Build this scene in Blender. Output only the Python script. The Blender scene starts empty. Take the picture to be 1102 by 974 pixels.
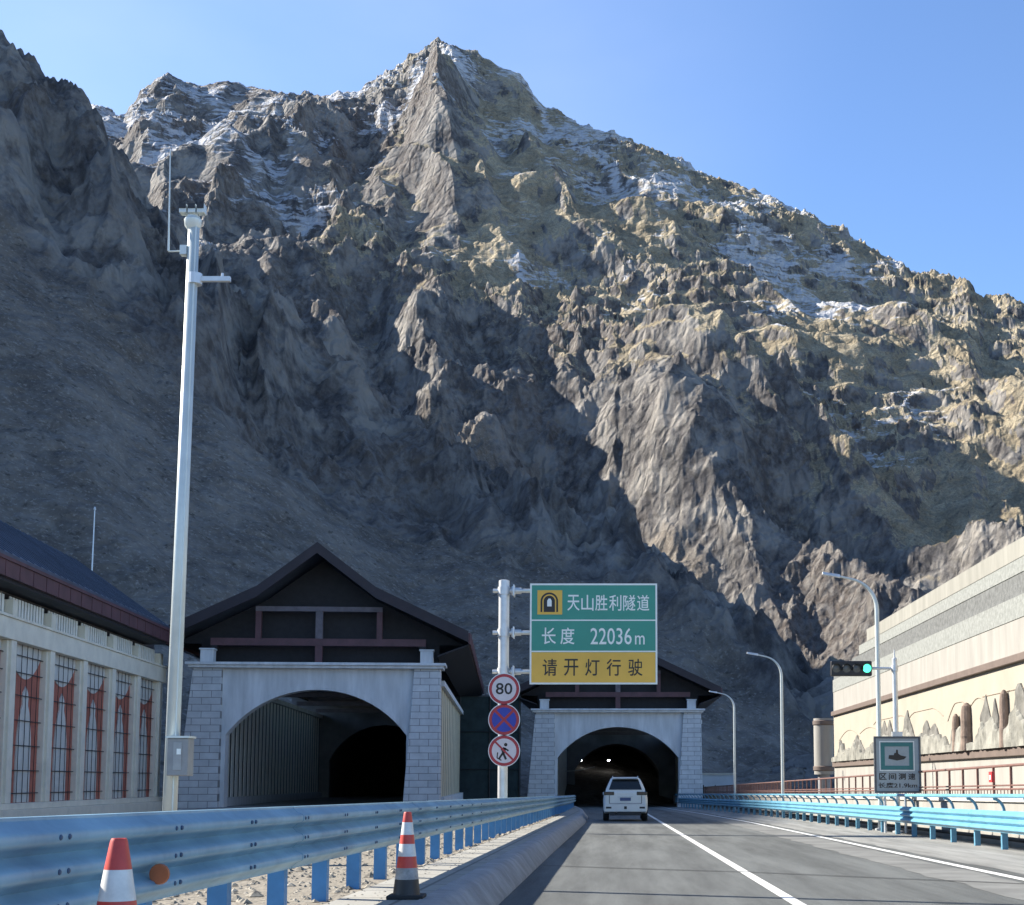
import bpy, math, random
import numpy as np
from mathutils import Vector, Matrix

# ------------------------------------------------------------ camera, sky, sun, exposure
S = bpy.context.scene
COL = S.collection
R = math.radians
F = 1500.0; CX = 660.0; CY = 689.0; TH = math.atan(151.0/1500.0); EYE = 1.22
cam_d = bpy.data.cameras.new('camera'); cam = bpy.data.objects.new('camera', cam_d); COL.objects.link(cam)
cam.location = (0, 0, EYE); cam.rotation_euler = (math.pi/2+TH, 0, 0)
cam_d.sensor_fit = 'HORIZONTAL'; cam_d.sensor_width = 36; cam_d.lens = 36*F/1102.0
cam_d.shift_x = -(CX-551)/1102.0; cam_d.shift_y = (CY-487)/1102.0
cam_d.clip_start = 0.1; cam_d.clip_end = 20000
S.camera = cam
SUN_EL, SUN_FWD = 33.0, 22.5          # elevation, degrees forward of due left
sx = -math.cos(R(SUN_EL))*math.cos(R(SUN_FWD)); sy = math.cos(R(SUN_EL))*math.sin(R(SUN_FWD)); sz = math.sin(R(SUN_EL))
w = bpy.data.worlds.new('World'); S.world = w; w.use_nodes = True
nt = w.node_tree; bg = nt.nodes['Background']
sky = nt.nodes.new('ShaderNodeTexSky'); sky.sky_type = 'NISHITA'; sky.sun_disc = False
sky.sun_elevation = R(SUN_EL); sky.sun_rotation = math.atan2(sx, sy)
sky.altitude = 2500; sky.air_density = 1.0; sky.dust_density = .7; sky.ozone_density = 4.5
tc = nt.nodes.new('ShaderNodeTexCoord'); mp = nt.nodes.new('ShaderNodeMapping'); mp.inputs['Scale'].default_value = (1.6, 1.6, 3.5)
cn = nt.nodes.new('ShaderNodeTexNoise'); cn.inputs['Scale'].default_value = 1.6; cn.inputs['Detail'].default_value = 5; cn.inputs['Roughness'].default_value = .5
cr = nt.nodes.new('ShaderNodeMapRange'); cr.inputs['From Min'].default_value = .25; cr.inputs['From Max'].default_value = .75
dt = nt.nodes.new('ShaderNodeVectorMath'); dt.operation = 'DOT_PRODUCT'; dt.inputs[1].default_value = (-.26, .82, .50)
dr = nt.nodes.new('ShaderNodeMapRange'); dr.interpolation_type = 'SMOOTHSTEP'; dr.inputs['From Min'].default_value = .90; dr.inputs['From Max'].default_value = .995; dr.inputs['To Max'].default_value = .28
cmu = nt.nodes.new('ShaderNodeMath'); cmu.operation = 'MULTIPLY'
cm = nt.nodes.new('ShaderNodeMixRGB'); cm.inputs['Color2'].default_value = (3.4, 3.8, 4.5, 1)
nt.links.new(tc.outputs['Generated'], mp.inputs[0]); nt.links.new(mp.outputs[0], cn.inputs[0]); nt.links.new(cn.outputs[0], cr.inputs[0])
nt.links.new(tc.outputs['Generated'], dt.inputs[0]); nt.links.new(dt.outputs['Value'], dr.inputs[0]); nt.links.new(dr.outputs[0], cmu.inputs[0]); nt.links.new(cr.outputs[0], cmu.inputs[1])
nt.links.new(cmu.outputs[0], cm.inputs[0]); nt.links.new(sky.outputs[0], cm.inputs[1]); nt.links.new(cm.outputs[0], bg.inputs[0])
bg.inputs[1].default_value = 0.115
sd = bpy.data.lights.new('sun', 'SUN'); sun = bpy.data.objects.new('sun', sd); COL.objects.link(sun)
sd.energy = 5.0; sd.angle = R(0.5); sd.color = (1, .93, .82)
sun.rotation_euler = Vector((sx, sy, sz)).to_track_quat('Z', 'Y').to_euler()
S.view_settings.view_transform = 'Standard'; S.view_settings.look = 'None'; S.view_settings.gamma = 1
S.view_settings.use_curve_mapping = False; S.view_settings.exposure = 1.4
S.render.engine = 'CYCLES'; S.cycles.use_denoising = True; S.cycles.max_bounces = 8; S.cycles.volume_bounces = 0

random.seed(5); RNG = np.random.default_rng(7)
def W(x, y, Y):
    a = (x-CX)/F; b = (CY-y)/F
    d = (a, math.cos(TH)-b*math.sin(TH), math.sin(TH)+b*math.cos(TH)); k = Y/d[1]
    return (d[0]*k, Y, d[2]*k+EYE)
def rz(Y): return -0.0093*max(min(Y, 400), -60)      # the road falls gently ahead

# ------------------------------------------------------------ materials
MATS = {}
def mat(name, col, rough=.6, metal=0., var=.12, scale=6., bump=0., bscale=40., emit=None, spec=None, detail=6, col2=None, vthr=(.35, .65), stretch=None):
    if name in MATS: return MATS[name]
    m = bpy.data.materials.new(name); m.use_nodes = True; t = m.node_tree; p = t.nodes['Principled BSDF']
    p.inputs['Roughness'].default_value = rough; p.inputs['Metallic'].default_value = metal
    if spec is not None: p.inputs['Specular IOR Level'].default_value = spec
    c = t.nodes.new('ShaderNodeTexCoord')
    n = t.nodes.new('ShaderNodeTexNoise'); n.inputs['Scale'].default_value = scale; n.inputs['Detail'].default_value = detail; n.inputs['Roughness'].default_value = .65
    if stretch:
        mpp = t.nodes.new('ShaderNodeMapping'); mpp.inputs['Scale'].default_value = stretch; t.links.new(c.outputs['Object'], mpp.inputs[0]); t.links.new(mpp.outputs[0], n.inputs['Vector'])
    else: t.links.new(c.outputs['Object'], n.inputs['Vector'])
    mr = t.nodes.new('ShaderNodeMapRange'); mr.inputs['From Min'].default_value = vthr[0]; mr.inputs['From Max'].default_value = vthr[1]
    t.links.new(n.outputs['Fac'], mr.inputs['Value'])
    mx = t.nodes.new('ShaderNodeMixRGB')
    mx.inputs[1].default_value = (*[v*(1-var) for v in col], 1)
    mx.inputs[2].default_value = (*(col2 if col2 else [min(1, v*(1+var)) for v in col]), 1)
    t.links.new(mr.outputs[0], mx.inputs[0]); t.links.new(mx.outputs[0], p.inputs['Base Color'])
    if bump:
        n2 = t.nodes.new('ShaderNodeTexNoise'); n2.inputs['Scale'].default_value = bscale; n2.inputs['Detail'].default_value = 5
        t.links.new(c.outputs['Object'], n2.inputs['Vector'])
        b = t.nodes.new('ShaderNodeBump'); b.inputs['Strength'].default_value = bump; b.inputs['Distance'].default_value = .02
        t.links.new(n2.outputs['Fac'], b.inputs['Height']); t.links.new(b.outputs[0], p.inputs['Normal'])
    if emit:
        p.inputs['Emission Color'].default_value = (*emit[0], 1); p.inputs['Emission Strength'].default_value = emit[1]
    MATS[name] = m; return m
def block_mat(name, col, mortar, bw, bh, axis='xz', msize=.02, offset=.5):
    m = mat(name, col, .8, var=.1, scale=1.5, bump=.3, bscale=25)
    t = m.node_tree; p = t.nodes['Principled BSDF']; src = p.inputs['Base Color'].links[0].from_socket
    c = [n for n in t.nodes if n.type == 'TEX_COORD'][0]
    sp = t.nodes.new('ShaderNodeSeparateXYZ'); cb = t.nodes.new('ShaderNodeCombineXYZ')
    t.links.new(c.outputs['Object'], sp.inputs[0])
    if axis == 'xz': t.links.new(sp.outputs[0], cb.inputs[0])
    else: t.links.new(sp.outputs[1], cb.inputs[0])
    t.links.new(sp.outputs[1 if axis == 'yx' else 2] if axis != 'yx' else sp.outputs[0], cb.inputs[1])
    b = t.nodes.new('ShaderNodeTexBrick'); b.inputs['Scale'].default_value = 1; b.inputs['Brick Width'].default_value = bw
    b.inputs['Row Height'].default_value = bh; b.inputs['Mortar Size'].default_value = msize; b.offset = offset
    b.inputs['Mortar Smooth'].default_value = .1
    b.inputs['Color1'].default_value = (1, 1, 1, 1); b.inputs['Color2'].default_value = (.86, .86, .87, 1); b.inputs['Mortar'].default_value = (mortar, mortar, mortar, 1)
    t.links.new(cb.outputs[0], b.inputs[0])
    mu = t.nodes.new('ShaderNodeMixRGB'); mu.blend_type = 'MULTIPLY'; mu.inputs[0].default_value = 1
    t.links.new(src, mu.inputs[1]); t.links.new(b.outputs[0], mu.inputs[2]); t.links.new(mu.outputs[0], p.inputs['Base Color'])
    return m

# ------------------------------------------------------------ mesh builder
class MB:
    def __init__(s): s.v = []; s.f = []
    def add(s, vs, fs):
        k = len(s.v); s.v += [tuple(v) for v in vs]; s.f += [tuple(i+k for i in f) for f in fs]; return s
    def box(s, x0, x1, y0, y1, z0, z1):
        return s.add([(x0,y0,z0),(x1,y0,z0),(x1,y1,z0),(x0,y1,z0),(x0,y0,z1),(x1,y0,z1),(x1,y1,z1),(x0,y1,z1)],
                     [(3,2,1,0),(4,5,6,7),(0,1,5,4),(1,2,6,5),(2,3,7,6),(3,0,4,7)])
    def hexa(s, v): return s.add(v, [(3,2,1,0),(4,5,6,7),(0,1,5,4),(1,2,6,5),(2,3,7,6),(3,0,4,7)])
    def tube(s, pts, r, n=10, r1=None, caps=True):
        pts = [Vector(p) for p in pts]; N = len(pts); vs = []; fs = []; up = None
        for i, p in enumerate(pts):
            d = (pts[min(i+1, N-1)]-pts[max(i-1, 0)]).normalized()
            if up is None:
                up = Vector((0,0,1)) if abs(d.z) < .9 else Vector((1,0,0))
            a = d.cross(up).normalized(); b = a.cross(d).normalized(); up = b
            rr = r if r1 is None else r+(r1-r)*i/(N-1)
            for k in range(n):
                t = 2*math.pi*k/n; vs.append(p+a*math.cos(t)*rr+b*math.sin(t)*rr)
        for i in range(N-1):
            for k in range(n):
                fs.append((i*n+k, i*n+(k+1)%n, (i+1)*n+(k+1)%n, (i+1)*n+k))
        if caps: fs.append(tuple(range(n))[::-1]); fs.append(tuple((N-1)*n+k for k in range(n)))
        return s.add(vs, fs)
    def lathe(s, prof, n=24, o=(0,0,0), axis='z'):
        vs = []; fs = []
        for r, h in prof:
            for k in range(n):
                t = 2*math.pi*k/n; c, q = r*math.cos(t), r*math.sin(t)
                vs.append({'z': (o[0]+c, o[1]+q, o[2]+h), 'y': (o[0]+c, o[1]+h, o[2]+q), 'x': (o[0]+h, o[1]+c, o[2]+q)}[axis])
        for i in range(len(prof)-1):
            for k in range(n): fs.append((i*n+k, i*n+(k+1)%n, (i+1)*n+(k+1)%n, (i+1)*n+k))
        if prof[0] != prof[-1] and prof[0][0] > 1e-4: fs.append(tuple(range(n))[::-1])
        if prof[0] != prof[-1] and prof[-1][0] > 1e-4: fs.append(tuple((len(prof)-1)*n+k for k in range(n)))
        return s.add(vs, fs)
    def prism(s, poly, a, b, axis='y'):      # poly in the two other axes, extruded a..b
        n = len(poly)
        def P(p, h): return {'y': (p[0], h, p[1]), 'x': (h, p[0], p[1]), 'z': (p[0], p[1], h)}[axis]
        return s.add([P(p, a) for p in poly]+[P(p, b) for p in poly],
                     [tuple(range(n)), tuple(range(2*n-1, n-1, -1))]+[(i, i+n, (i+1)%n+n, (i+1)%n) for i in range(n)])
    def sweep(s, prof, path, close=True, side=None):   # prof (offset to the path's right, height); path of (x,y,z)
        N = len(path); n = len(prof); vs = []; fs = []
        for i, p in enumerate(path):
            a = Vector(path[max(i-1, 0)]); b = Vector(path[min(i+1, N-1)]); d = (b-a); d.z = 0; d.normalize()
            r = Vector((d.y, -d.x, 0))
            for o, h in prof: vs.append((p[0]+r.x*o, p[1]+r.y*o, p[2]+h))
        m = n if close else n-1
        for i in range(N-1):
            for k in range(m): fs.append((i*n+k, i*n+(k+1)%n, (i+1)*n+(k+1)%n, (i+1)*n+k))
        if close: fs.append(tuple(range(n))[::-1]); fs.append(tuple((N-1)*n+k for k in range(n)))
        return s.add(vs, fs)
    def build(s, name, m, parent=None, smooth=False, bevel=0, kind=None, loc=None, recalc=True):
        me = bpy.data.meshes.new(name); me.from_pydata(s.v, [], s.f); me.validate()
        if recalc:
            import bmesh
            b = bmesh.new(); b.from_mesh(me); bmesh.ops.recalc_face_normals(b, faces=b.faces); b.to_mesh(me); b.free()
        if m: me.materials.append(m)
        o = bpy.data.objects.new(name, me); COL.objects.link(o)
        if parent: o.parent = parent
        if loc: o.location = loc
        if smooth:
            me.polygons.foreach_set('use_smooth', [True]*len(me.polygons))
            if smooth != 'all':
                try: me.set_sharp_from_angle(angle=R(40))
                except Exception: pass
        if bevel:
            md = o.modifiers.new('bevel', 'BEVEL'); md.width = bevel; md.segments = 2; md.limit_method = 'ANGLE'; md.angle_limit = R(35)
        if kind: o['kind'] = kind
        return o
def tag(o, label, cat, group=None):
    o['label'] = label; o['category'] = cat
    if group: o['group'] = group
    return o
def thing(name, label, cat, loc=(0,0,0), rotz=0, group=None):
    o = bpy.data.objects.new(name, None); COL.objects.link(o); o.location = loc; o.rotation_euler = (0,0,rotz); o.empty_display_size = .3
    return tag(o, label, cat, group)
def dup(root, loc, label, rotz=None):
    r = root.copy(); COL.objects.link(r); r.location = loc; r['label'] = label
    if rotz is not None: r.rotation_euler = (0,0,rotz)
    for ch in list(root.children):
        c = ch.copy(); COL.objects.link(c); c.parent = r
        for g in ch.children:
            d = g.copy(); COL.objects.link(d); d.parent = c
    return r
def text(name, body, box, y, m, parent, thick=.006, bold=.0):
    """lettering fitted to box (x0,x1,z0,z1), facing -y"""
    cu = bpy.data.curves.new('t', 'FONT'); cu.body = body; cu.extrude = .02; cu.offset = bold; cu.resolution_u = 3
    o = bpy.data.objects.new('t', cu); COL.objects.link(o)
    dg = bpy.context.evaluated_depsgraph_get(); me = bpy.data.meshes.new_from_object(o.evaluated_get(dg))
    bpy.data.objects.remove(o); 
    n = len(me.vertices); a = np.zeros(n*3); me.vertices.foreach_get('co', a); a = a.reshape(-1, 3)
    mn, mx = a.min(0), a.max(0); q = np.zeros_like(a)
    q[:,0] = box[0]+(a[:,0]-mn[0])/(mx[0]-mn[0])*(box[1]-box[0])
    q[:,2] = box[2]+(a[:,1]-mn[1])/(mx[1]-mn[1])*(box[3]-box[2])
    q[:,1] = y-(a[:,2]-mn[2])/(mx[2]-mn[2])*thick
    me.vertices.foreach_set('co', q.ravel()); me.name = name; me.materials.clear(); me.materials.append(m)
    ob = bpy.data.objects.new(name, me); COL.objects.link(ob); ob.parent = parent
    return ob

# ------------------------------------------------------------ noise
def _h(ix, iy, seed):
    n = (ix.astype(np.int64)*374761393+iy.astype(np.int64)*668265263+seed*974711) & 0x7fffffff
    n = ((n ^ (n >> 13))*1274126177) & 0x7fffffff
    return ((n ^ (n >> 16)) & 0xffff)/65535.0*2*np.pi
def perlin(x, y, seed=0):
    x0 = np.floor(x); y0 = np.floor(y); fx = x-x0; fy = y-y0
    u = fx*fx*fx*(fx*(fx*6-15)+10); v = fy*fy*fy*(fy*(fy*6-15)+10)
    def g(i, j):
        a = _h(x0+i, y0+j, seed); return np.cos(a)*(fx-i)+np.sin(a)*(fy-j)
    a = g(0,0); b = g(1,0); c = g(0,1); d = g(1,1)
    return ((a*(1-u)+b*u)*(1-v)+(c*(1-u)+d*u)*v)*1.45
def fbm(x, y, o, seed=0, gain=.5):
    s = 0; a = 1; t = 0
    for i in range(o): s = s+a*perlin(x*2**i, y*2**i, seed+i*17); t += a; a *= gain
    return s/t
def ridged(x, y, o, seed=0, gain=.5):
    s = 0; a = 1; t = 0; w_ = 1
    for i in range(o):
        n = 1-np.abs(perlin(x*2.03**i, y*2.03**i, seed+i*31)); n = n*n*w_; w_ = np.clip(n*1.6, 0, 1)
        s = s+a*n; t += a; a *= gain
    return s/t
def sstep(a, b, x): t = np.clip((x-a)/(b-a), 0, 1); return t*t*(3-2*t)

# ------------------------------------------------------------ terrain: mountains
def azel(x, y):
    a = (x-CX)/F; b = (CY-y)/F
    d = (a, math.cos(TH)-b*math.sin(TH), math.sin(TH)+b*math.cos(TH))
    return math.degrees(math.atan2(d[0], d[1])), d[2]/math.hypot(d[0], d[1])
def curve(pts):
    q = sorted(azel(x, y)+tuple(r) for x, y, *r in pts)
    return [np.array([p[i] for p in q]) for i in range(len(q[0]))]
# skyline of the far massif: x, y in the photograph, distance of the crest, distance of the foot
A1 = curve([(-700,150,1100,420),(-300,180,1100,420),(-60,150,1100,420),(60,125,1080,420),(105,118,1060,420),(135,127,1050,420),(150,108,1050,420),(180,86,1050,420),(240,92,1050,420),
    (300,106,1060,420),(350,110,1060,420),(385,98,1060,420),(415,74,1060,420),(436,64,1060,420),(452,50,1060,418),(470,41,1060,415),(486,50,1055,412),(508,62,1050,410),(535,76,1045,400),(560,82,1040,400),(585,112,1025,400),
    (640,138,985,392),(700,152,945,385),(760,185,910,378),(800,200,885,372),(870,231,850,362),(940,262,815,352),(1000,284,790,345),(1022,292,780,340),(1040,290,772,340),(1058,312,765,340),(1080,314,758,338),
    (1102,322,750,335),(1200,350,720,330),(1500,430,680,310),(2100,480,600,300)])
A2 = curve([(-1500,-60,520,75),(-900,-120,560,80),(-500,-130,560,90),(-250,-110,520,110),(-100,-30,470,130),(0,42,440,150),(40,72,432,152),(65,92,428,152),(100,120,420,154),(140,170,412,155),(185,225,405,155),(240,268,400,156),
    (290,312,398,156),(330,352,396,158),(400,418,390,160),(450,462,386,162),(520,500,380,165),(600,528,370,170),(680,562,350,176),(740,612,330,182),(800,668,310,190),(870,750,270,200),(910,830,250,205),(950,850,240,205),(2100,880,240,205)])
A3 = curve([(-1500,900,330,200),(760,860,330,200),(800,790,330,200),(850,735,330,200),(900,700,335,200),(960,665,345,205),(1030,635,355,205),(1102,600,365,205),(1300,540,400,205),(1700,480,420,205),(2100,480,420,205)])
def terrain_h(X, Y):
    rr = np.hypot(X, Y); az = np.degrees(np.arctan2(X, Y))
    # domain warp
    wx = X+14*fbm(X/60, Y/60, 3, 3); wy = Y+14*fbm(X/60+9, Y/60, 3, 5)
    def mount(A, p):
        el = np.interp(az, A[0], A[1]); Rr = np.interp(az, A[0], A[2]); r0 = np.interp(az, A[0], A[3])
        H = el*Rr; t = (rr-r0)/(Rr-r0)
        tt = np.clip(t, 0, 1)+(.05*fbm(X/90, Y/90, 3, 29)*np.clip(t*6, 0, 1)*np.clip((1-t)*4, 0, 1) if p < 1 else 0)
        if p < 1:
            kk = sstep(4, 12, az); fc = .36*(1-kk)+.24*kk; a0 = .13; f0 = .07
            f = np.where(tt < a0, f0*tt/a0, np.where(tt < .32, f0+(fc-f0)*(tt-a0)/(.32-a0), fc+(1-fc)*(tt-.32)/.68))
        else: f = tt**p
        f = np.where(t <= 1, f, 1-(t-1)*1.1); f = np.where(t < 0, t*.6, f)
        return np.where(t < 0, t*40, H*f), t, H, (rr-Rr)
    h1, t1, H1, d1 = mount(A1, .97); h2, t2, H2, d2 = mount(A2, 1.25)
    h3, t3, H3, d3 = mount(A3, 1.1)
    h3 = h3+sstep(0,.2,t3)*(16*fbm((wx*.5+wy*.8)/40, (wy*.5-wx*.8)/90, 4, 175)+9*(ridged(wx/45, wy/45, 4, 177)-.5)+4*(ridged(wx/14, wy/14, 4, 176)-.5))
    # ribs and gullies of the far massif run down to the right and toward the camera
    ux = wx*.80+wy*.60; uy = -wx*.60+wy*.80                      # uy grows across the ribs on the right flank
    k = sstep(-6, 2, az)
    gx = ux*(1-k)+wx*0*k; 
    ribsR = ridged((wx*.80+wy*.60)/95, (wx*.60-wy*.80)/300, 4, 211)
    ribsL = ridged((wx*.97+wy*.2)/120, (wy*.97-wx*.2)/260, 4, 23)
    ribs = ribsL*(1-k)+ribsR*k
    crest1 = np.clip(1-np.abs(t1-1)*5, 0, 1)
    env1 = sstep(-.02, .22, t1)*(1-.8*crest1)
    crag = ridged(wx/42, wy/42, 5, 41, .55)
    crag2 = ridged(wx/15, wy/15, 4, 57, .6)
    rough = .35+.65*sstep(-.15, .2, fbm(wx/120+7, wy/120, 3, 19))
    rough = rough*(1-k)+k*(.3+.6*rough)
    h1 = h1+env1*((ribs-.45)*(56+16*(1-k))*(1-k*.35*sstep(.36,.55,t1)))+sstep(0,.12,t1)*rough*((crag-.5)*12*(1-.25*k)+(crag2-.5)*5+(ridged(wx/5.5, wy/5.5, 3, 58)-.5)*2.4)
    band = sstep(.10,.2,t1)*(1-sstep(.34,.5,t1))
    h1 = h1+band*((ridged((wx*.9+wy*.4)/58+1, (wy*.9-wx*.4)/150, 4, 133)-.4)*(22-11*k)+(ridged(wx/24, wy/24, 4, 135)-.5)*(8-4*k))
    lower = sstep(.0, .12, t1)*(1-sstep(.30, .52, t1))
    h1 = h1+lower*(ridged(wx/50+3, wy/120, 3, 91)-.4)*9
    # broken rock: terraces
    st = 11.0; q = h1/st+.9*fbm(wx/50, wy/50, 3, 77); h1t = (np.floor(q)+sstep(.25, .75, q-np.floor(q))-.9*fbm(wx/50, wy/50, 3, 77))*st
    tm = sstep(-.1, .35, fbm(wx/110, wy/110, 3, 88))*sstep(.1,.3,t1)
    h1 = h1*(1-.4*tm)+h1t*.4*tm
    # near left mountain: rock band above, smooth scree below
    rock2 = sstep(.50, .78, t2+.16*fbm(X/70, Y/70, 3, 61))
    crest2 = np.clip(1-np.abs(t2-1)*6, 0, 1)
    rib2 = ridged((wx*.9+wy*.35)/46, (wy*.9-wx*.35)/120, 5, 71)
    env2 = sstep(0, .15, t2)
    h2 = h2+env2*rock2*((rib2-.45)*34*(1-.8*crest2)+(ridged(wx/17, wy/17, 4, 73)-.5)*9+(ridged(wx/6, wy/6, 3, 79)-.5)*2.2)
    h2 = h2+env2*(1-rock2)*(1.1*(ridged(X/9, Y/9, 4, 78)-.5)+5.5*fbm((wx*.8+wy*.5)/30, (wy*.8-wx*.5)/140, 4, 75)+.7*fbm(X/5, Y/5, 4, 76))
    # unseen spur added left of the view, shaped to shade the tunnel mouths
    cr0 = 236.0
    hc = (cr0+5.6)*math.tan(R(SUN_EL))/math.cos(R(SUN_FWD))-1.2
    yc = 57+cr0*math.tan(R(SUN_FWD))
    h0 = (hc+1.0)*sstep(yc-20, yc+2, Y)+(Y-yc)*.10*(Y > yc)+.3*np.clip(Y-yc-90, 0, 200)
    h0 = h0-1.05*np.abs(X+cr0)-300*sstep(520, 700, Y)+.8*fbm(X/20, Y/20, 3, 5)
    h = np.maximum(np.maximum(np.maximum(h1, h2), h0), h3); on3 = (h3 > h1) & (h3 > h2)
    floor = -3-0.0093*np.clip(Y, 0, 400)
    m1 = (h1 >= h2) & (h1 >= h0) | on3; t1 = np.where(on3, .17+.2*t3, t1)
    return np.maximum(h, floor), m1, t1, t2, rock2, az
def build_terrain():
    az = np.concatenate([np.arange(-88, -25, .5), np.arange(-25, 17.5, .036), np.arange(17.5, 46, .5)])
    nr = 860; r = 62*(1350/62)**(np.linspace(0, 1, nr)**.72)
    AZ, RR = np.meshgrid(np.radians(az), r); X = RR*np.sin(AZ); Y = RR*np.cos(AZ)
    h, m1, t1, t2, rock2, azd = terrain_h(X, Y)
    # slope from finite differences
    na = len(az); P = np.stack([X, Y, h], -1)
    du = np.gradient(P, axis=1); dv = np.gradient(P, axis=0); N = np.cross(du, dv); N /= np.linalg.norm(N, axis=-1, keepdims=True)+1e-9; nz = np.abs(N[...,2])
    idx = np.arange(nr*na).reshape(nr, na)
    q = np.stack([idx[:-1,:-1], idx[:-1,1:], idx[1:,1:], idx[1:,:-1]], -1).reshape(-1, 4)
    me = bpy.data.meshes.new('mountain'); me.vertices.add(nr*na); me.vertices.foreach_set('co', P.reshape(-1).astype(np.float32))
    nf = len(q); me.loops.add(nf*4); me.loops.foreach_set('vertex_index', q[:, ::-1].reshape(-1).astype(np.int32))
    me.polygons.add(nf); me.polygons.foreach_set('loop_start', np.arange(nf, dtype=np.int32)*4)
    me.update(calc_edges=True); me.polygons.foreach_set('use_smooth', [False]*nf)
    ca = me.attributes.new('zones', 'FLOAT_COLOR', 'POINT')
    grass = np.where(m1, sstep(.42, .62, nz+.30*fbm(X/38, Y/38, 4, 101)), .0)*sstep(-14, -4, azd+8*fbm(X/90, Y/90, 2, 4))*(.25+.75*sstep(.26,.42,t1))
    low = np.where(m1, (1-sstep(.16, .26, t1+.05*fbm(X/50, Y/50, 3, 8)))*(1-.9*sstep(2.5, 6, azd)), 0)
    snow = np.where(m1, sstep(.02, .55, fbm(X/60+4, Y/60, 5, 111)*.8+nz*.5+.5*(t1-.75))*.8*(1-.7*sstep(12,15,azd)), 0)
    # a long snow gully under the crest
    gx_, gy_ = azel(600, 150)[0], azel(760, 260)[0]
    gull = np.exp(-((azd-np.interp(t1, [.5,1], [gy_+.6, gx_-1.5])+.6*fbm(X/40, Y/40, 3, 9))/.55)**2)*sstep(.55,.7,t1)
    snow = np.maximum(snow, np.where(m1, gull*.85, 0))*sstep(.30, .45, t1)
    grass = grass*(1-low)
    scree = np.where(m1, low, 1-rock2)
    c = np.stack([grass, snow, scree, m1.astype(float)], -1).reshape(-1).astype(np.float32)
    ca.data.foreach_set('color', c)
    me.materials.append(mountain_mat())
    o = bpy.data.objects.new('mountain', me); COL.objects.link(o); o['kind'] = 'structure'
    return o
def mountain_mat():
    m = bpy.data.materials.new('mountain_rock'); m.use_nodes = True; t = m.node_tree; p = t.nodes['Principled BSDF']; p.inputs['Roughness'].default_value = .95
    p.inputs['Specular IOR Level'].default_value = .15
    L = t.links.new
    g = t.nodes.new('ShaderNodeNewGeometry'); at = t.nodes.new('ShaderNodeAttribute'); at.attribute_name = 'zones'
    sp = t.nodes.new('ShaderNodeSeparateColor'); L(at.outputs['Color'], sp.inputs[0])
    def noise(scale, detail=8, rough=.6, vec=None, dist=0):
        n = t.nodes.new('ShaderNodeTexNoise'); n.inputs['Scale'].default_value = scale; n.inputs['Detail'].default_value = detail; n.inputs['Roughness'].default_value = rough
        n.inputs['Distortion'].default_value = dist
        L(vec if vec is not None else g.outputs['Position'], n.inputs['Vector']); return n.outputs['Fac']
    def rng(v, a, b, c=0, d=1):
        n = t.nodes.new('ShaderNodeMapRange'); n.interpolation_type = 'SMOOTHSTEP'
        for k, x in zip(('From Min','From Max','To Min','To Max'), (a,b,c,d)): n.inputs[k].default_value = x
        L(v, n.inputs['Value']); return n.outputs[0]
    def mix(f, a, b, bl='MIX'):
        n = t.nodes.new('ShaderNodeMixRGB'); n.blend_type = bl
        if isinstance(f, float): n.inputs[0].default_value = f
        else: L(f, n.inputs[0])
        for i, v in ((1,a),(2,b)):
            if isinstance(v, tuple): n.inputs[i].default_value = (*v, 1)
            else: L(v, n.inputs[i])
        return n.outputs[0]
    def mth(op, a, b=0.):
        n = t.nodes.new('ShaderNodeMath'); n.operation = op
        for i, v in ((0,a),(1,b)):
            if isinstance(v, (int, float)): n.inputs[i].default_value = v
            else: L(v, n.inputs[i])
        return n.outputs[0]
    mpg = t.nodes.new('ShaderNodeMapping'); mpg.inputs['Scale'].default_value = (1, 1, .65); mpg.inputs['Rotation'].default_value = (.5, .35, 0); L(g.outputs['Position'], mpg.inputs[0])
    big = noise(.012, 6); mid = noise(.07, 8, .68, mpg.outputs[0], 0); fine = noise(.33, 8, .75, mpg.outputs[0]); vfine = noise(1.3, 6, .7)
    rock = mix(rng(mid, .40, .60), (.085,.080,.080), (.32,.30,.27))
    rock = mix(rng(big, .45, .65), rock, mix(rng(fine, .4, .62), (.115,.098,.088), (.21,.19,.17)))
    rock = mix(rng(fine, .40, .72, 0, .5), rock, (.26,.25,.24))
    grass = mix(rng(mid, .4, .6), (.33,.275,.185), (.50,.43,.30)); grass = mix(rng(vfine, .35, .7, 0, .7), grass, (.13,.11,.085))
    scree = mix(rng(mid, .35, .65), (.112,.097,.083), (.21,.184,.155)); scree = mix(rng(fine, .45, .75, 0, .5), scree, (.30,.28,.25))
    scree = mix(rng(vfine, .53, .66, 0, .7), scree, (.34,.31,.27)); scree = mix(rng(noise(.55, 6, .7), .56, .66, 0, .75), scree, (.055,.05,.042))
    scree = mix(rng(noise(.035, 9, .75, None, .8), .58, .66, 0, .45), scree, (.32,.29,.25))
    gf = rng(mth('ADD', sp.outputs[0], mth('MULTIPLY', mth('SUBTRACT', fine, .5), 1.4)), .35, .62)
    c = mix(gf, rock, grass)
    c = mix(rng(mth('ADD', sp.outputs[2], mth('MULTIPLY', mth('SUBTRACT', mid, .5), .9)), .35, .65), c, scree)
    mph = t.nodes.new('ShaderNodeMapping'); mph.inputs['Scale'].default_value = (.45, .45, 1.5); L(g.outputs['Position'], mph.inputs[0])
    strk = noise(.22, 6, .7, mph.outputs[0])
    sf = rng(mth('ADD', sp.outputs[1], mth('MULTIPLY', mth('SUBTRACT', strk, .5), 2.4)), .55, .85)
    c = mix(mth('MULTIPLY', sf, .72), c, (.66,.68,.72))
    L(c, p.inputs['Base Color'])
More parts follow.
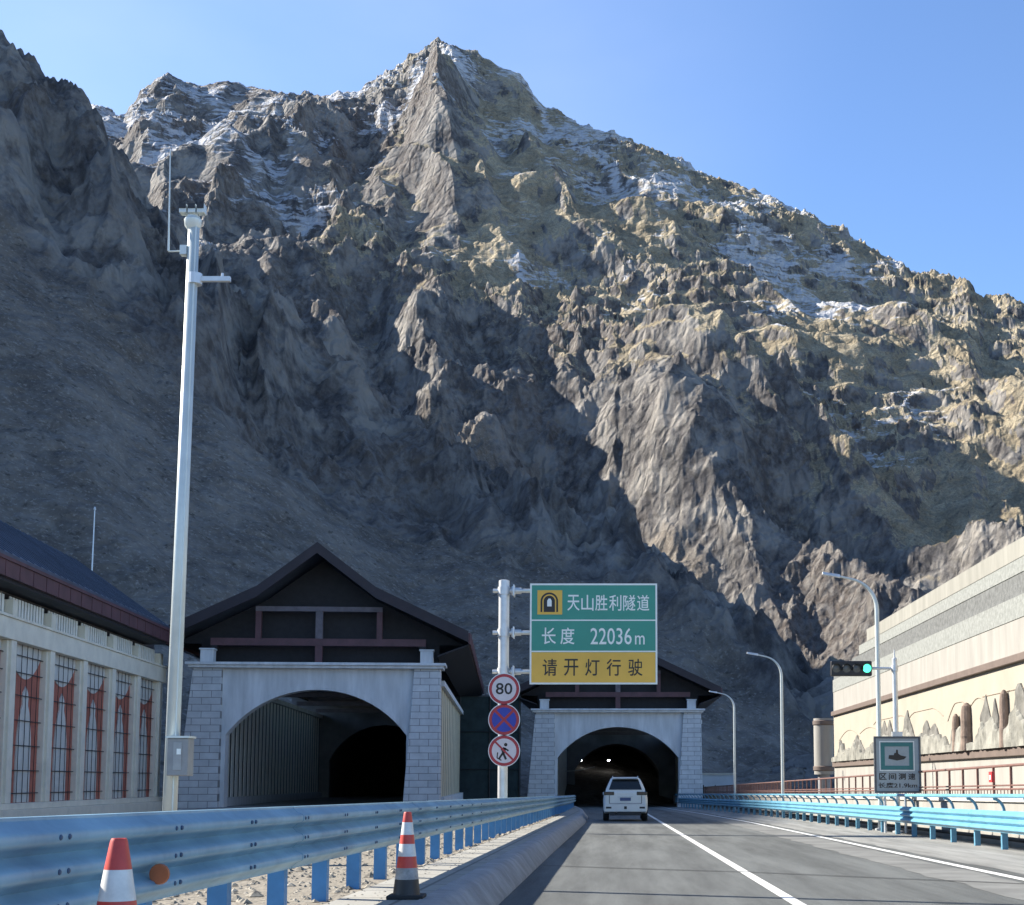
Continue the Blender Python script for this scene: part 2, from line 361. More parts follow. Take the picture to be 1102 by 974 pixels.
    hgt = mth('ADD', mth('MULTIPLY', mid, 3.0), mth('ADD', mth('MULTIPLY', fine, 1.6), mth('MULTIPLY', vfine, .45)))
    vor = t.nodes.new('ShaderNodeTexVoronoi'); vor.feature = 'DISTANCE_TO_EDGE'; vor.inputs['Scale'].default_value = .16; L(mpg.outputs[0], vor.inputs['Vector'])
    hgt = mth('ADD', hgt, mth('MULTIPLY', rng(vor.outputs[0], 0, .25), 1.0))
    hgt = mth('MULTIPLY', hgt, mth('SUBTRACT', 1.0, mth('MULTIPLY', sp.outputs[2], .6)))
    b = t.nodes.new('ShaderNodeBump'); b.inputs['Strength'].default_value = .9; b.inputs['Distance'].default_value = 1.6
    L(hgt, b.inputs['Height']); L(b.outputs[0], p.inputs['Normal'])
    return m
build_terrain()
#SPLIT
# ------------------------------------------------------------ ground, road, pavements
M = {}
M['asphalt'] = mat('asphalt', (.088,.094,.090), .85, var=.38, scale=1.6, bump=.8, bscale=70, detail=12, stretch=(1,.07,1))
M['dust'] = mat('dusty_asphalt', (.215,.215,.20), .9, var=.34, scale=2.0, bump=.6, bscale=70, detail=12, stretch=(1,.09,1))
M['white_line'] = mat('road_paint', (.42,.42,.40), .7, var=.55, scale=7, detail=10, vthr=(.30,.50))
M['concrete'] = mat('concrete', (.40,.385,.35), .85, var=.15, scale=1.2, bump=.3, bscale=50)
M['kerb'] = mat('kerb_concrete', (.27,.268,.265), .85, var=.2, scale=2.5, bump=.4, bscale=60)
M['white_wall'] = mat('painted_render', (.60,.60,.59), .8, var=.16, scale=1.5, bump=.2, bscale=30, stretch=(1,1,.15), detail=10)
M['cream'] = mat('cream_render', (.265,.255,.23), .85, var=.12, scale=1.2, bump=.2, bscale=25, stretch=(1,1,.2), detail=10)
M['rough_grey'] = mat('rough_plaster_light', (.21,.22,.205), .95, var=.22, scale=5, bump=1.0, bscale=14, detail=10)
M['rough_dark'] = mat('rough_plaster_dark', (.12,.125,.122), .95, var=.3, scale=5, bump=1.0, bscale=14, detail=10)
M['brown'] = mat('brown_moulding', (.12,.09,.075), .7, var=.12, scale=2)
M['dark_wood_and_shade'] = mat('dark_timber_and_shade', (.014,.012,.014), .7, var=.3, scale=3)  # timber tone, also painted as shade in the portal gables
M['maroon'] = mat('maroon_timber', (.10,.042,.046), .6, var=.2, scale=1.5)
M['grey_wood'] = mat('grey_timber', (.13,.11,.12), .7, var=.2, scale=2)
M['roof'] = mat('dark_blue_roof', (.045,.055,.075), .6, var=.25, scale=1.2)
M['galv'] = mat('galvanised_steel', (.60,.62,.62), .42, metal=.55, var=.1, scale=3)
M['pale_steel'] = mat('pale_painted_steel', (.55,.60,.58), .35, metal=.2, var=.08, scale=2)
M['blue'] = mat('blue_rail_paint', (.17,.34,.47), .45, var=.25, scale=1.4, col2=(.23,.41,.52), spec=.5, bump=.04, bscale=12)
M['blue_post'] = mat('blue_post_paint', (.05,.19,.38), .5, var=.15, scale=3)
M['cyan'] = mat('pale_blue_rail_paint', (.13,.33,.45), .38, var=.15, scale=1.4, spec=.5)
M['bolt'] = mat('dark_bolt', (.04,.08,.14), .5)
M['black'] = mat('black_plastic', (.018,.018,.02), .5)
M['lattice'] = mat('black_lattice', (.012,.012,.014), .5)
M['orange'] = mat('orange_red_panel', (.40,.125,.08), .75, var=.15, scale=1.2)
M['panel_white'] = mat('offwhite_panel', (.60,.575,.51), .75, var=.08, scale=1.2)
M['col'] = mat('pale_stone_column', (.74,.67,.53), .8, var=.08, scale=1.0, bump=.15, bscale=30)
M['slat'] = mat('pale_slat', (.80,.77,.68), .7, var=.1, scale=2)
M['slat_tan'] = mat('tan_slat', (.66,.58,.40), .7, var=.12, scale=1.5)
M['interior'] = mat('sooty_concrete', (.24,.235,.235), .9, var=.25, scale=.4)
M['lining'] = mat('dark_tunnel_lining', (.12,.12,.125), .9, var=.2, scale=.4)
M['green'] = mat('sign_green', (.045,.28,.21), .5, var=.06, scale=.6)
M['yellow'] = mat('sign_yellow', (.74,.45,.07), .5, var=.08, scale=.6)
M['sign_white'] = mat('sign_white', (.78,.82,.78), .5, var=.04)
M['sign_black'] = mat('sign_black', (.02,.018,.016), .5, var=.04)
M['sign_red'] = mat('sign_red', (.38,.035,.045), .5, var=.1)
M['sign_pink'] = mat('sign_face', (.62,.58,.60), .5, var=.05)
M['sign_blue'] = mat('sign_blue', (.03,.05,.35), .5, var=.1)
M['sign_grey'] = mat('sign_grey', (.29,.34,.36), .5, var=.05)
M['sign_teal'] = mat('sign_teal', (.03,.16,.16), .5, var=.05)
M['mesh_green'] = mat('dark_green_screen', (.02,.036,.038), .9, var=.3, scale=1.0)
M['rubber'] = mat('rubber', (.015,.015,.016), .8)
M['cone_red'] = mat('cone_red', (.55,.055,.04), .45, var=.15, scale=6)
M['cone_white'] = mat('cone_white', (.68,.67,.63), .4, var=.15, scale=8)
M['cone_grey'] = mat('cone_dirty_white', (.30,.30,.30), .5, var=.3, scale=10)
M['stone'] = block_mat('stone_blocks', (.58,.58,.57), .38, 1.15, .42)

# ground: one sheet, falling gently along the road and flat beyond
ys = [-3000, -400, -60, 0, 20, 40, 60, 80, 100, 120, 140, 160, 200, 300, 400, 3000]
g = MB()
xs = [-3000, -300, -60, -20, 0, 20, 60, 300, 3000]
for y in ys:
    for x in xs: g.v.append((x, y, rz(y)-.03))
for i in range(len(ys)-1):
    for k in range(len(xs)-1):
        a = i*len(xs)+k; g.f.append((a, a+1, a+1+len(xs), a+len(xs)))
g.build('ground', mat('earth', (.20,.185,.155), .95, var=.25, scale=.15, bump=.5, bscale=6), kind='structure')
def strip(name, L, Rr, dz, m, kind='structure', y0=None, parent=None):
    """flat sheet between two (x,y) polylines that share y values"""
    b = MB()
    for (xa, y), (xb, _) in zip(L, Rr): b.v += [(xa, y, rz(y)+dz), (xb, y, rz(y)+dz)]
    for i in range(len(L)-1): b.f.append((2*i, 2*i+1, 2*i+3, 2*i+2))
    o = b.build(name, m, kind=kind, recalc=False); return o
def lerp_path(pts, ys_): return [(float(np.interp(y, [p[1] for p in pts], [p[0] for p in pts])), y) for y in ys_]
Y = [-12, 0, 5, 10, 15, 20, 25, 30, 35, 40, 45, 50, 55, 60, 65, 70, 75, 80, 85, 90, 95, 100, 105, 110, 115, 120, 125, 130, 140, 160, 200, 260]
kerb_base = [(-1.3,-12),(-1.25,30),(-1.15,58),(-1.3,72),(-1.75,87),(-2.5,103),(-3.3,116),(-4.3,127),(-5.2,131),(-5.2,260)]
rail_path = [(8.44,-12),(8.44,66),(8.2,78),(7.6,92),(6.8,108),(6.1,122),(5.75,131)]
road_edge = [(8.9,-12),(8.9,70),(7.9,95),(6.4,125),(5.3,131),(5.3,260)]
strip('road', lerp_path([(a-.2,b) for a,b in kerb_base], Y), lerp_path(road_edge, Y), 0, M['asphalt'])
edge_line = [(5.75,-12),(5.75,60),(5.3,85),(4.6,110),(4.0,146),(4.0,260)]
def rough_edge_strip(name, L, Rr, ys_, dz, m, amp):
    return strip(name, [(x+amp*math.sin(y*1.7)*.5+random.uniform(-amp,amp), y) for x, y in lerp_path(L, ys_)], [(x+random.uniform(-amp,amp), y) for x, y in lerp_path(Rr, ys_)], dz, m)
YY = [y*.8 for y in range(-10, 160)]
rough_edge_strip('road_shoulder', [(x+.45,y) for x,y in edge_line], [(x-.15,y) for x,y in road_edge], YY, .004, M['dust'], .05)
strip('road_edge_line', lerp_path(edge_line, Y), lerp_path([(x+.18,y) for x,y in edge_line], Y), .008, M['white_line'])
strip('road_centre_line', lerp_path([(1.97,-12),(1.97,260)], Y), lerp_path([(2.12,-12),(2.12,260)], Y), .008, M['white_line'])
rough_edge_strip('road_dust_band', [(x-1.05,y) for x,y in edge_line], [(x-.10,y) for x,y in edge_line], YY, .004, mat('dust_film', (.145,.147,.138), .9, var=.3, scale=.8, detail=8), .07)
b = MB()
pts = [(-1.2,23.9),(.5,22.8),(2.1,21.9),(4.0,20.3),(5.6,19.0),(8.6,18.4)]
for i in range(len(pts)-1):
    (xa, ya), (xb, yb) = pts[i], pts[i+1]; n = len(b.v)
    b.v += [(xa,ya,rz(ya)+.011),(xb,yb,rz(yb)+.011),(xb,yb+.09,rz(yb)+.011),(xa,ya+.09,rz(ya)+.011)]; b.f.append((n,n+1,n+2,n+3))
b.build('road_joint', mat('tar_seal', (.015,.015,.016), .8), kind='structure', recalc=False)
# kerb and raised pavement on the left
YK = list(np.arange(-12, 131.1, 1.1))
kp = [(x, y, rz(y)) for x, y in lerp_path(kerb_base, YK)]
k = MB(); k.sweep([(0,-.2),(0,.04),(-.17,.26),(-.24,.30),(-.42,.305),(-.42,-.2)], kp)
k.build('kerb', M['kerb'], kind='structure', smooth=True)
kx = lambda y: float(np.interp(y, [p[1] for p in kerb_base], [p[0] for p in kerb_base]))
pav = block_mat('pavement_slabs', (.30,.29,.255), .45, .9, .62, axis='yx', msize=.02, offset=0)
b = MB(); b.sweep([(-.425,.298),(-1.15,.298),(-1.15,-.1),(-.425,-.1)], kp); b.build('pavement', pav, kind='structure')
b = MB()
for i, y in enumerate(YK):
    b.v += [(kx(y)-1.152, y, rz(y)+.275), (-6.5-max(0,(y-100))*.02, y, rz(y)+.235), (-14, y, rz(y)+.0)]
for i in range(len(YK)-1):
    for j in range(2): a = i*3+j; b.f.append((a, a+1, a+4, a+3))
b.build('verge', mat('gravel_bed', (.20,.175,.135), .95, var=.45, scale=16, bump=1.0, bscale=22, detail=10), kind='structure', recalc=False)
# loose gravel: real stones
st = MB(); ico = [(0,0,1),(.89,0,.45),(.28,.85,.45),(-.72,.53,.45),(-.72,-.53,.45),(.28,-.85,.45)]
for i in range(5200):
    y = 3+(random.random()**1.6)*62; x = -2.42-random.random()**1.3*3.6; s = random.uniform(.02,.062)*(1 if random.random() < .94 else 1.9)
    a = random.random()*6.28; zz = rz(y)+(.275 if x > -2.7 else .262)
    ca, sa = math.cos(a)*s, math.sin(a)*s; e = random.uniform(.6,1.0); f = random.uniform(.7,1.2)
    st.add([(x+(px*ca-py*sa)*f, y+(px*sa+py*ca), zz+pz*s*e-.3*s) for px,py,pz in ico], [(0,1,2),(0,2,3),(0,3,4),(0,4,5),(0,5,1)])
for i in range(500):
    y = 6+random.random()*50; x = kx(y)-.5-random.random()**.5*.7; s = random.uniform(.008,.022); zz = rz(y)+.298
    st.add([(x+px*s, y+py*s, zz+pz*s*.8-.3*s) for px,py,pz in ico], [(0,1,2),(0,2,3),(0,3,4),(0,4,5),(0,5,1)])
gm = mat('gravel_stone', (.17,.15,.12), .9, var=.5, scale=9, detail=2, col2=(.36,.32,.25))
tag(st.build('gravel', gm, kind='stuff', recalc=False), 'loose tan and grey gravel scattered behind the left blue guardrail', 'gravel')

# ------------------------------------------------------------ left guardrail
wave = [(-.012,-.236),(.004,-.235)]
for q in range(3):
    z_ = -.222+.148*q
    wave += [(.006, z_), (.040, z_+.030), (.078, z_+.046), (.088, z_+.060), (.088, z_+.088), (.078, z_+.102), (.040, z_+.118)]
wave += [(.006,.222),(.004,.236),(-.014,.238)]
prof = wave+[(o-.006, h) for o, h in wave[::-1]]
def guardrail(root, xf, y0, y1, sp, zc, top, face, mb, mp_, per=2, hand=None, postw=.13, nbolt=0):
    """face=+1: the beam bulges to the path's right; posts stand behind it"""
    o = root.location; n = int((y1-y0)/sp)
    P = lambda y, dx=0, dz=0: (xf(y)+dx-o[0], y-o[1], rz(y)+dz-o[2])
    for i in range(0, n, per):
        ya = y0+i*sp; yb = min(y0+(i+per)*sp, y1)+.12
        m = MB(); path = [P(ya+(yb-ya)*q/4, .004*(i//per % 2)*face, zc) for q in range(5)]
        m.sweep([(a*face, h) for a, h in prof], path)
        bm = m.build('beam', mb, root, smooth=True)
        for k2 in (0, 1):
            if i+k2 >= nbolt: continue
            c = P(ya+.10+k2*sp, face*.088, zc)
            for hz in (-.148, 0.0, .148):
                for dy in (-.05, .05):
                    bt = bpy.data.objects.new('bolt', BOLT); COL.objects.link(bt); bt.parent = bm; bt.location = (c[0], c[1]+dy, c[2]+hz)
    for i in range(n+1):
        y = y0+i*sp+.1; c = P(y); m = MB(); d = -face
        x0, x1 = sorted((c[0]+d*.06, c[0]+d*(.06+postw)))
        m.box(x0, x1, c[1]-.055, c[1]+.055, c[2]-.3, c[2]+top-.06)
        xb0, xb1 = sorted((c[0]-face*.002, c[0]+d*.058)); m.box(xb0, xb1, c[1]-.09, c[1]+.09, c[2]+zc-.17, c[2]+zc+.17)
        po = m.build('post', mp_, root)
        if hand:
            h = MB(); arc = [(c[0]+d*(.12+.02), c[1], c[2]+top-.08)]
            for q in range(7):
                t = q/6*math.pi/2; arc.append((c[0]+d*(.14-.24*(1-math.cos(t)))*1.0 , c[1], c[2]+top-.06+(hand-top)*math.sin(t)))
            h.tube(arc, .035, 8); h.build('bracket', mp_, po, smooth=True)
    if hand:
        seg = MB(); seg.tube([P(y, d*-.12, hand) for y in np.arange(y0-1, y1, 2.4)], .045, 10); seg.build('handrail', mb, root, smooth=True)
BOLT = None
def _boltv(c, dy, face):
    e = .016; x = c[0]; y = c[1]+dy; z = c[2]; xx = x+face*.022
    v = [(x,y-e,z-e),(x,y+e,z-e),(x,y+e,z+e),(x,y-e,z+e),(xx,y-e,z-e),(xx,y+e,z-e),(xx,y+e,z+e),(xx,y-e,z+e)]
    return v, [(0,1,5,4),(1,2,6,5),(2,3,7,6),(3,0,4,7),(4,5,6,7)]
BOLT = bpy.data.meshes.new('bolt'); _b = MB(); _b.lathe([(.013,-.004),(.013,.008),(.008,.013),(.0,.014)], 8, (0,0,0), 'x'); BOLT.from_pydata(_b.v, [], _b.f); BOLT.materials.append(M['bolt'])
GL = thing('guardrail', 'blue three-wave steel guardrail on short blue posts along the left pavement', 'guardrail', (-2.47, 2.0, rz(2)+.3))
lx = lambda y: -2.47-max(0, y-80)*.012
guardrail(GL, lx, 1.2, 98, 1.6, .885, 1.12, 1, M['blue'], M['blue_post'], nbolt=16)
b = MB(); b.lathe([(0,-.012),(.05,-.012),(.055,0),(.05,.012),(0,.015)], 16, (0,0,0), 'y'); c0 = (lx(7.35)+.105-GL.location[0], 7.35-GL.location[1], rz(7)+.80-GL.location[2])
rf = b.build('reflector', mat('orange_reflector', (.42,.13,.05), .4), GL, smooth=True, loc=c0)
GR = thing('guardrail', 'pale blue guardrail with curved brackets carrying a top handrail, right side of the road', 'guardrail', (8.44, 12.0, rz(12)))
rx = lambda y: float(np.interp(y, [p[1] for p in rail_path], [p[0] for p in rail_path]))
guardrail(GR, rx, 10, 131, 2.3, .61, .86, -1, M['cyan'], mat('teal_post_paint', (.09,.24,.34), .5, var=.12, scale=3), per=2, hand=1.17)

# ------------------------------------------------------------ traffic cones
def cone(label, x, y, z, h, bands, rb, base, group='striped traffic cones on the left pavement'):
    t = thing('traffic_cone', label, 'traffic cone', (x, y, z), random.random(), group)
    rt = .035; N = 28
    b = MB(); b.prism([(-base,-base),(base,-base),(base,base),(-base,base)], 0, .035, 'z'); b.build('base', M['rubber'], t, bevel=.01)
    for (h0, h1, m, nm) in bands:
        r0 = rb+(rt-rb)*h0/h; r1 = rb+(rt-rb)*h1/h; s = MB()
        if h1 >= h-.001: prof_ = [(r0, h0), (r1, h1-.012), (r1*.85, h1), (r1*.55, h1), (r1*.5, h1-.03)]
        else: prof_ = [(r0, h0), (r1, h1)]
        s.lathe(prof_, N); o = s.build(nm, m, t, smooth=True)
        if 'dirty' in nm: o['label'] = 'dirty grey reflective band'; o.name = 'band'
    return t
z1 = rz(5.7)+.298
cone('nearest traffic cone at the front left, its foot cut off', -2.02, 5.75, z1, .74,
     [(.035,.15,M['cone_red'],'band'),(.15,.29,M['cone_red'],'band'),(.29,.38,M['cone_white'],'band'),(.38,.49,M['cone_red'],'band'),(.49,.615,M['cone_white'],'band'),(.615,.74,M['cone_red'],'band')], .155, .19)
z2 = rz(12.5)+.298
cone('striped traffic cone with a dark dirty foot, farther along the pavement', -1.83, 12.5, z2, .76,
     [(.035,.17,M['black'],'foot_sleeve'),(.17,.27,M['cone_grey'],'band_dirty'),(.27,.37,M['cone_red'],'band'),(.37,.48,M['cone_white'],'band'),(.48,.56,M['cone_red'],'band'),(.56,.67,M['cone_white'],'band'),(.67,.76,M['cone_red'],'band')], .125, .16)

# ------------------------------------------------------------ tunnel portals
def arch_pts(a, sp, rise, n=22):
    Rr = (a*a+rise*rise)/(2*rise); t0 = math.asin(a/Rr); return [(Rr*math.sin(-t0+2*t0*i/n), sp+Rr*math.cos(-t0+2*t0*i/n)-Rr*math.cos(t0)-0) for i in range(n+1)]
def arch_panel(m, x0, x1, top, a, sp, rise, ya, yb, bot=-1.0):
    ar = [(-a, bot)]+arch_pts(a, sp, rise)+[(a, bot)]; n = len(ar)
    up = [(x0, bot)]+[(x0+(x1-x0)*i/(n-3), top) for i in range(n-2)]+[(x1, bot)]
    v = []
    for y in (ya, yb):
        v += [(x, y, z) for x, z in ar]+[(x, y, z) for x, z in up]
    f = []
    for i in range(n-1):
        f.append((i, i+1, n+i+1, n+i)); f.append((2*n+i, 3*n+i, 3*n+i+1, 2*n+i+1))
        f.append((i, 2*n+i, 2*n+i+1, i+1)); f.append((n+i, n+i+1, 3*n+i+1, 3*n+i))
    return m.add(v, f)
def portal(label, loc, rot, slats_m, right_outer=True):
    t = thing('tunnel_portal', label, 'tunnel portal', loc, rot)
    A, SP, RI, TOP = 5.5, 4.45, 2.8, 8.55
    b = MB(); arch_panel(b, -7.0, 6.9, TOP, A, SP, RI, 0, 1.1); b.build('arch_wall', M['white_wall'], t)
    # raised arch trim
    ar = arch_pts(A-.001, SP, RI); b = MB(); n = len(ar)
    outer = [(x*1.06, SP+(z-SP)*1.07+.12) for x, z in ar]
    for i in range(n-1):
        b.hexa([(ar[i][0],-.05,ar[i][1]),(ar[i+1][0],-.05,ar[i+1][1]),(ar[i+1][0],.0-.002,ar[i+1][1]),(ar[i][0],-.002,ar[i][1]),
                (outer[i][0],-.05,outer[i][1]),(outer[i+1][0],-.05,outer[i+1][1]),(outer[i+1][0],-.002,outer[i+1][1]),(outer[i][0],-.002,outer[i][1])])
    b.build('arch_trim', M['white_wall'], t)
    for x0b, x1b, x0t, x1t in ((-8.35,-5.75,-7.5,-5.75),(5.3,7.65,5.95,7.55)):
        b = MB(); b.hexa([(x0b,-.75,-1),(x1b,-.75,-1),(x1b,1.3,-1),(x0b,1.3,-1),(x0t,-.35,TOP),(x1t,-.35,TOP),(x1t,1.2,TOP),(x0t,1.2,TOP)])
        b.build('pier', M['stone'], t, bevel=.03)
    b = MB(); b.box(-7.75,7.75,-.62,1.35,TOP+.002,TOP+.17); b.box(-7.9,7.9,-.78,1.45,TOP+.172,TOP+.34); b.build('cornice', M['white_wall'], t, bevel=.02)
    for x in (-6.7, 6.7):
        b = MB(); b.box(x-.4,x+.4,-.3,.5,TOP+.342,TOP+1.12); b.box(x-.46,x+.46,-.36,.56,TOP+1.122,TOP+1.22); b.build('cap_block', M['white_wall'], t, bevel=.02)
    # gabled roof, lower pitch toward the eaves
    D = 49.0; prof_ = [(0,16.2),(3.6,13.45),(9.3,10.75)]; th = .42
    b = MB(); up = [(-x,z) for x,z in prof_[::-1]]+prof_[1:]; poly = up+[(x, z-th) for x, z in up[::-1]]
    b.prism(poly, -1.3, D, 'y'); b.build('roof', M['roof'], t)
    b = MB()
    for s_ in (-1, 1):
        for (xa, za), (xb, zb) in zip(prof_, prof_[1:]):
            b.hexa([(s_*xa,-1.42,za-.62),(s_*xb,-1.42,zb-.62),(s_*xb,-1.302,zb-.62),(s_*xa,-1.302,za-.62),(s_*xa,-1.42,za+.06),(s_*xb,-1.42,zb+.06),(s_*xb,-1.302,zb+.06),(s_*xa,-1.302,za+.06)])
    b.build('barge_board', mat('dark_barge_board', (.028,.02,.024), .7, var=.2, scale=1), t)
    for s_ in (-1, 1):
        b = MB(); b.box(min(s_*9.3,s_*9.42), max(s_*9.3,s_*9.42), -1.3, D, 10.05, 10.72)
        for yy in np.arange(0, D, 3.2): b.box(min(s_*9.42,s_*9.46), max(s_*9.42,s_*9.46), yy, yy+.2, 10.0, 10.75)
        b.build('fascia', M['maroon'], t)
        b = MB(); b.hexa([(s_*7.4,-1.0,9.25),(s_*9.28,-1.0,9.95),(s_*9.28,D,9.95),(s_*7.4,D,9.25),(s_*7.4,-1.0,9.35),(s_*9.28,-1.0,10.05),(s_*9.28,D,10.05),(s_*7.4,D,9.35)]); b.build('soffit', M['dark_wood_and_shade'], t)
    b = MB(); b.prism([(-9.0,10.2),(9.0,10.2),(3.4,13.0),(0,15.5),(-3.4,13.0)], 1.4, 1.6, 'y'); b.box(-7.4,7.4,1.4,1.6,TOP+.35,10.2); b.build('gable_shade_panel', M['dark_wood_and_shade'], t)  # near-black sheet painted as the darkness of the open roof space
    for (x0, x1, z0, z1, m_) in ((-3.9,3.9,12.15,12.45,M['grey_wood']),(-6.6,6.6,10.0,10.45,M['maroon'])):
        b = MB(); b.box(x0,x1,.2,.55,z0,z1); b.build('beam', m_, t)
    for (x0, x1, z0, z1, m_) in ((-.22,.22,10.452,12.148,M['grey_wood']),(-.22,.22,TOP+.345,9.998,M['maroon']),(-3.9,-3.55,10.452,12.148,M['maroon']),(3.55,3.9,10.452,12.148,M['maroon']),(-6.6,-6.2,TOP+.345+.9,9.998,M['dark_wood_and_shade']),(6.2,6.6,TOP+.345+.9,9.998,M['dark_wood_and_shade'])):
        b = MB(); b.box(x0,x1,.22,.53,z0,z1); b.build('strut', m_, t)
    for s_ in (-1, 1):
        xw = 6.2 if s_ < 0 else 7.3
        b = MB(); b.box(*sorted((s_*(xw+.1), s_*(xw+.16))), 1.4, D, .6, 7.6); b.build('wall_panel', M['lattice'] if s_ < 0 else mat('slat_backing', (.10,.085,.06), .8), t)
        b = MB()
        for i in range(32):
            yy = 1.6+i*1.48
            b.box(*sorted((s_*(xw+.06), s_*(xw+.098))), yy, yy+.85, .6, 7.6)
            if s_ > 0 and i < 16: b.box(xw+.162, xw+.18, 1.6+i*2.96, 1.6+i*2.96+1.9, .6, 7.6)
        b.build('louver_wall', slats_m if s_ < 0 else M['slat_tan'], t)
        b = MB(); b.box(*sorted((s_*(xw-.25), s_*(xw+.5))), 1.4, D, -1, .598); b.box(*sorted((s_*(xw-.2), s_*(xw+.45))), 1.4, D, 7.602, 7.95); b.build('plinth', M['white_wall'], t)
    for yy in (8, 20, 32, 44):
        b = MB(); b.box(-6.0,7.1,yy,yy+.3,7.96,8.3); b.build('tie_beam', M['grey_wood'], t)
    # headwall at the end of the shed and the bore behind it
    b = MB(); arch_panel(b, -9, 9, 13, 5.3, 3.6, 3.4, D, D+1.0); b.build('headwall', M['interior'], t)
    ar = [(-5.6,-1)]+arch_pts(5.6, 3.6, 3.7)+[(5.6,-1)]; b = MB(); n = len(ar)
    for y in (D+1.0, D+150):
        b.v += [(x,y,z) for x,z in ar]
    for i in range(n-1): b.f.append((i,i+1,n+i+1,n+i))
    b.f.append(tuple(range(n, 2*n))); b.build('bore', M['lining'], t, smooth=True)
    return t
PR_Y = 127.0; PL_Y = 86.0
PL = portal('nearer stone-arched tunnel mouth on the left under a big dark gabled roof', ((341-660)/1500*PL_Y, PL_Y, -.45), .076, M['slat'])
PR = portal('farther tunnel mouth over the road, behind the green sign and white car', ((665-660)/1500*PR_Y, PR_Y, rz(PR_Y)), 0.0, M['slat'])
lampm = mat('tunnel_lamp_glow', (1,1,1), emit=((.9,.95,1), 14))
for px in (625, 655):
    p = W(px, 818, 186); q = MB(); o = Vector(p)
    t = thing('tunnel_lamp', ('left' if px == 625 else 'right')+' one of the two white lamps glowing inside the farther tunnel', 'lamp', p)
    q.lathe([(0,-.14),(.12,-.10),(.17,0),(.12,.10),(0,.14)], 12); q.build('bulb', lampm, t, smooth=True)
    q = MB(); q.lathe([(.19,.05),(.14,.16),(.04,.2)], 12); q.build('lamp_shade', M['black'], t, smooth=True)
    q = MB(); q.tube([(0,0,.2),(0,0,2.4)], .03, 6); q.build('hanger', M['black'], t)
b = MB(); b.tube([Vector(W(x, y, 150))for x, y in ((608,830),(618,829.5),(628,828),(640,825.2))], .045, 6)  # thin pale curved tube inside the tunnel mouth
tag(b.build('streak', mat('pale_streak', (.5,.5,.5), .5), smooth=True), 'thin pale cable running across inside the farther tunnel mouth', 'streak')

# ------------------------------------------------------------ left colonnade building (same heading as the left portal)
LX = lambda y: -21.3-.076*y
BR = .076
Bt = thing('gallery_building', 'long roadside building with pale columns, orange panels and a blue-black roof', 'building', (LX(58), 58, -.38), BR)
# local frame: y runs away along the wall, x=0 the wall face toward the road, -x is behind; z=0 at the foot
ZB = 1.6          # eye height above the foot
zs = lambda h: h+ZB
Y0, Y1 = -36.0, 28.2
b = MB(); b.box(-8.0,-.62,Y0,Y1,-1,zs(8.6)); b.build('wall', M['interior'], Bt)
b = MB(); b.box(-.618,.45,Y0,Y1+.1,-1,.35); b.box(-.618,.15,Y0,Y1+.1,.352,.62); b.build('plinth', M['col'], Bt, bevel=.02)
b = MB(); b.box(-.618,.14,Y0,Y1+.12,zs(6.0),zs(6.9)); b.box(-.618,.22,Y0,Y1+.12,zs(6.902),zs(7.02)); b.build('band', M['col'], Bt, bevel=.02)
colY = [1.7+5.15*i for i in range(-7, 6)]+[27.4]
PZ0, PZ1 = .62, zs(6.0)
for y in colY:
    b = MB(); b.box(-.61,.08,y-.32,y+.32,PZ0+.002,PZ1-.002); b.box(-.61,-.06,y-.46,y+.46,PZ0+.002,PZ1-.004); b.build('column', M['col'], Bt, bevel=.03)
    b = MB(); b.box(-.61,.05,y-.3,y+.3,zs(7.022),zs(7.75)); b.build('stub_column', M['col'], Bt, bevel=.02)
for y0_, y1_ in zip(colY, colY[1:]):
    a_, c_ = y0_+.46, y1_-.46
    if c_-a_ < 1.5: continue
    mid_ = (a_+c_)/2; hw = (c_-a_)/2
    b = MB(); b.box(-.60,-.34,a_,c_,PZ0,PZ1); pn = b.build('panel', M['orange'], Bt)
    # white figures on the panel: hanging scallop above, tall bell-shaped dome below
    sc = [(mid_-hw*.98, PZ1-.02)]+[(mid_-hw*.98+hw*1.96*i/16, PZ1-.35-1.15*math.sin(math.pi*i/16)**.8) for i in range(17)]+[(mid_+hw*.98, PZ1-.02)]
    b = MB(); b.prism([(p[0], p[1]) for p in sc], -.338, -.30, 'x'); b.build('scallop', M['panel_white'], pn)
    hd = [(.42,0),(.42,2.3),(.40,3.1),(.34,3.8),(.25,4.35),(.15,4.7),(.15,4.85),(.17,5.05),(.13,5.3),(.06,5.45)]; dm = [(-x,z) for x, z in hd]+[(0,5.6)]+hd[::-1]
    b = MB(); b.prism([(mid_+x*hw*1.05, PZ0+.02+z*.92) for x, z in [(x+.07, z) for x, z in dm]], -.338, -.28, 'x'); b.build('dome_figure', M['panel_white'], pn)
    b = MB()
    for i in range(1, 6): yy = a_+(c_-a_)*i/6; b.box(-.24,-.215,yy-.012,yy+.012,PZ0,PZ1)
    for i, zz in enumerate((.9, 1.9, 3.0, 4.1, 5.2, 6.2, 6.95)):
        if zz+.5 < PZ1: b.box(-.238,-.217,a_,c_,PZ0+zz-.5,PZ0+zz-.46)
    b.build('lattice', M['lattice'], Bt)
    b = MB()
    for i in range(12): yy = a_-.2+(c_-a_+.4)*i/12; b.box(-.34,-.30,yy,yy+.24,zs(7.022),zs(7.95))
    b.build('louver', M['slat'], Bt)
    b = MB(); b.box(-.61,-.55,a_-.2,c_+.2,zs(7.022),zs(8.1)); b.build('louver_backing', M['lattice'], Bt)
